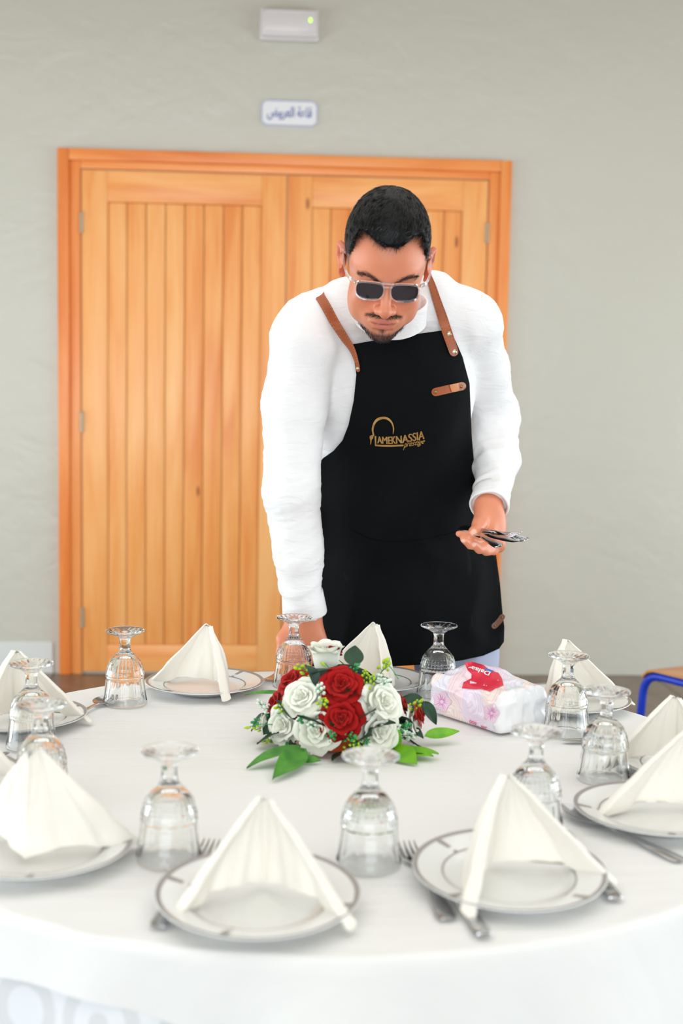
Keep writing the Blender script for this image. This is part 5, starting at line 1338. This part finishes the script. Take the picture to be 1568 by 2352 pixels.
for s in (-1, 1):
    inn = rr_shape(s*.0312, .0240, .0158, 0); outr = rr_shape(s*.0312, .0272, .0186, 0)
    rows = [[gpos(x_, yy, z_)-PO for x_, z_ in pts] for pts, yy in ((inn, .0018), (outr, .0018), (outr, -.0022), (inn, -.0022))]
    Vg = [rows[j][i] for i in range(44) for j in (0, 1, 2, 3)]
    Fg = [(i*4+j, i*4+(j+1) % 4, ((i+1) % 44)*4+(j+1) % 4, ((i+1) % 44)*4+j) for i in range(44) for j in range(4)]
    Fg = [f[::-1] for f in Fg]
    link('rim', mesh('rim', Vg, Fg, [M['acetate']], True, autosmooth=50), sg)
    Vl = [gpos(s*.0312, .0012, GZ)-PO]+[gpos(x_, .0002, z_)-PO for x_, z_ in inn]; Vl += [v-f_*.0014 for v in np.array(Vl)]
    Fl = [(0, 1+k, 1+(k+1) % 44) for k in range(44)]+[(45, 46+(k+1) % 44, 46+k) for k in range(44)]+[(1+k, 46+k, 46+(k+1) % 44, 1+(k+1) % 44) for k in range(44)]
    link('lens', mesh('lens', Vl, Fl, [M['lens']], True, autosmooth=60), sg)
    tp_ = [gpos(s*.0580, -.001, GZ+.0135), hw_((s*.0690, .0920, GZ+.0155)), hw_((s*.0765, .060, GZ+.0165)), hw_((s*.0800, .020, GZ+.019)), hw_((s*.0815, -.012, GZ+.022)), hw_((s*.0800, -.034, GZ+.004)), hw_((s*.077, -.042, GZ-.012))]
    Tp = smooth_line(tp_, 26); Vt = []
    for i, p in enumerate(Tp):
        t = normalize(Tp[min(i+1, 25)]-Tp[max(i-1, 0)]); n1 = normalize(u_-t*(u_@t)); n2 = np.cross(t, n1); hh2 = .0032-.0008*min(1, i/8); ww = .0013
        for a, c in ((-1, -1), (1, -1), (1, 1), (-1, 1)): Vt.append(p+n1*hh2*a+n2*ww*c-PO)
    Ft = [(i*4+k, i*4+(k+1) % 4, (i+1)*4+(k+1) % 4, (i+1)*4+k) for i in range(25) for k in range(4)]+[(3, 2, 1, 0), (100, 101, 102, 103)]
    tm = link('temple', mesh('temple', Vt, Ft, [M['acetate']], True, autosmooth=40), sg)
    q = gpos(s*.0590, .0022, GZ+.0140); link('hinge_rivet', mesh('hinge_rivet', *ellipsoid(q-PO, (.0011, .0011, .0028), 8, 6), [M['brass']]), tm)
for zz, rr2, x0_ in ((GZ+.0160, .0021, .012), (GZ+.0085, .0017, .0085)):
    link('bridge', mesh('bridge', *tube([gpos(x_, .000, zz+.0010*math.cos(x_*120))-PO for x_ in np.linspace(-x0_, x0_, 9)], rr2, 8), [M['acetate']]), sg)
# ------------------------------------------------------------------ cutlery in his left hand
def held(kind, a, b, label, spin=0., s=1.):
    a = np.array(a); b = np.array(b); x_ = normalize(b-a); zup = normalize(np.array([0, -.55, .85])-x_*(np.array([0, -.55, .85])@x_)); y_ = np.cross(zup, x_)
    R_ = Matrix((x_, y_, zup)).transposed() @ Matrix.Rotation(spin, 3, 'X'); L_ = np.linalg.norm(b-a)
    o = link(kind, CM[kind], None); o.matrix_world = Matrix.Translation(Vector((a+b)/2)) @ R_.to_4x4() @ Matrix.Diagonal((s, s, s, 1))
    return tag(o, label, kind, 'cutlery held in the hand')
M['held'] = M['cutlery']
def hk(kind, p1, y1, p2, y2, label, spin=0., L_=.19):
    a = at(*p1, y1); b2 = at(*p2, y2); d = normalize(b2-a); held(kind, b2-d*L_, b2, label, spin, 1.)
hk('knife', (1072, 1219), 2.572, (1205, 1240.5), 2.418, 'uppermost knife of the fan held in his hand', .1)
hk('knife', (1074, 1221), 2.570, (1198, 1243), 2.414, 'steel knife just under the topmost one in his hand', .2)
hk('knife', (1078, 1223), 2.568, (1187, 1245), 2.406, 'shorter-showing steel knife in the middle of the fan in his hand', .15)
hk('fork', (1074, 1215), 2.582, (1192, 1236), 2.430, 'steel fork at the back of the fan in his hand', .1)
V_ = at(1147, 1258, 2.385); a_ = at(1078, 1218, 2.575); d_ = normalize(V_-a_)
held('knife', V_, V_-d_*.21, 'knife with its rounded dark handle end pointing down to the camera from his hand', -.25)
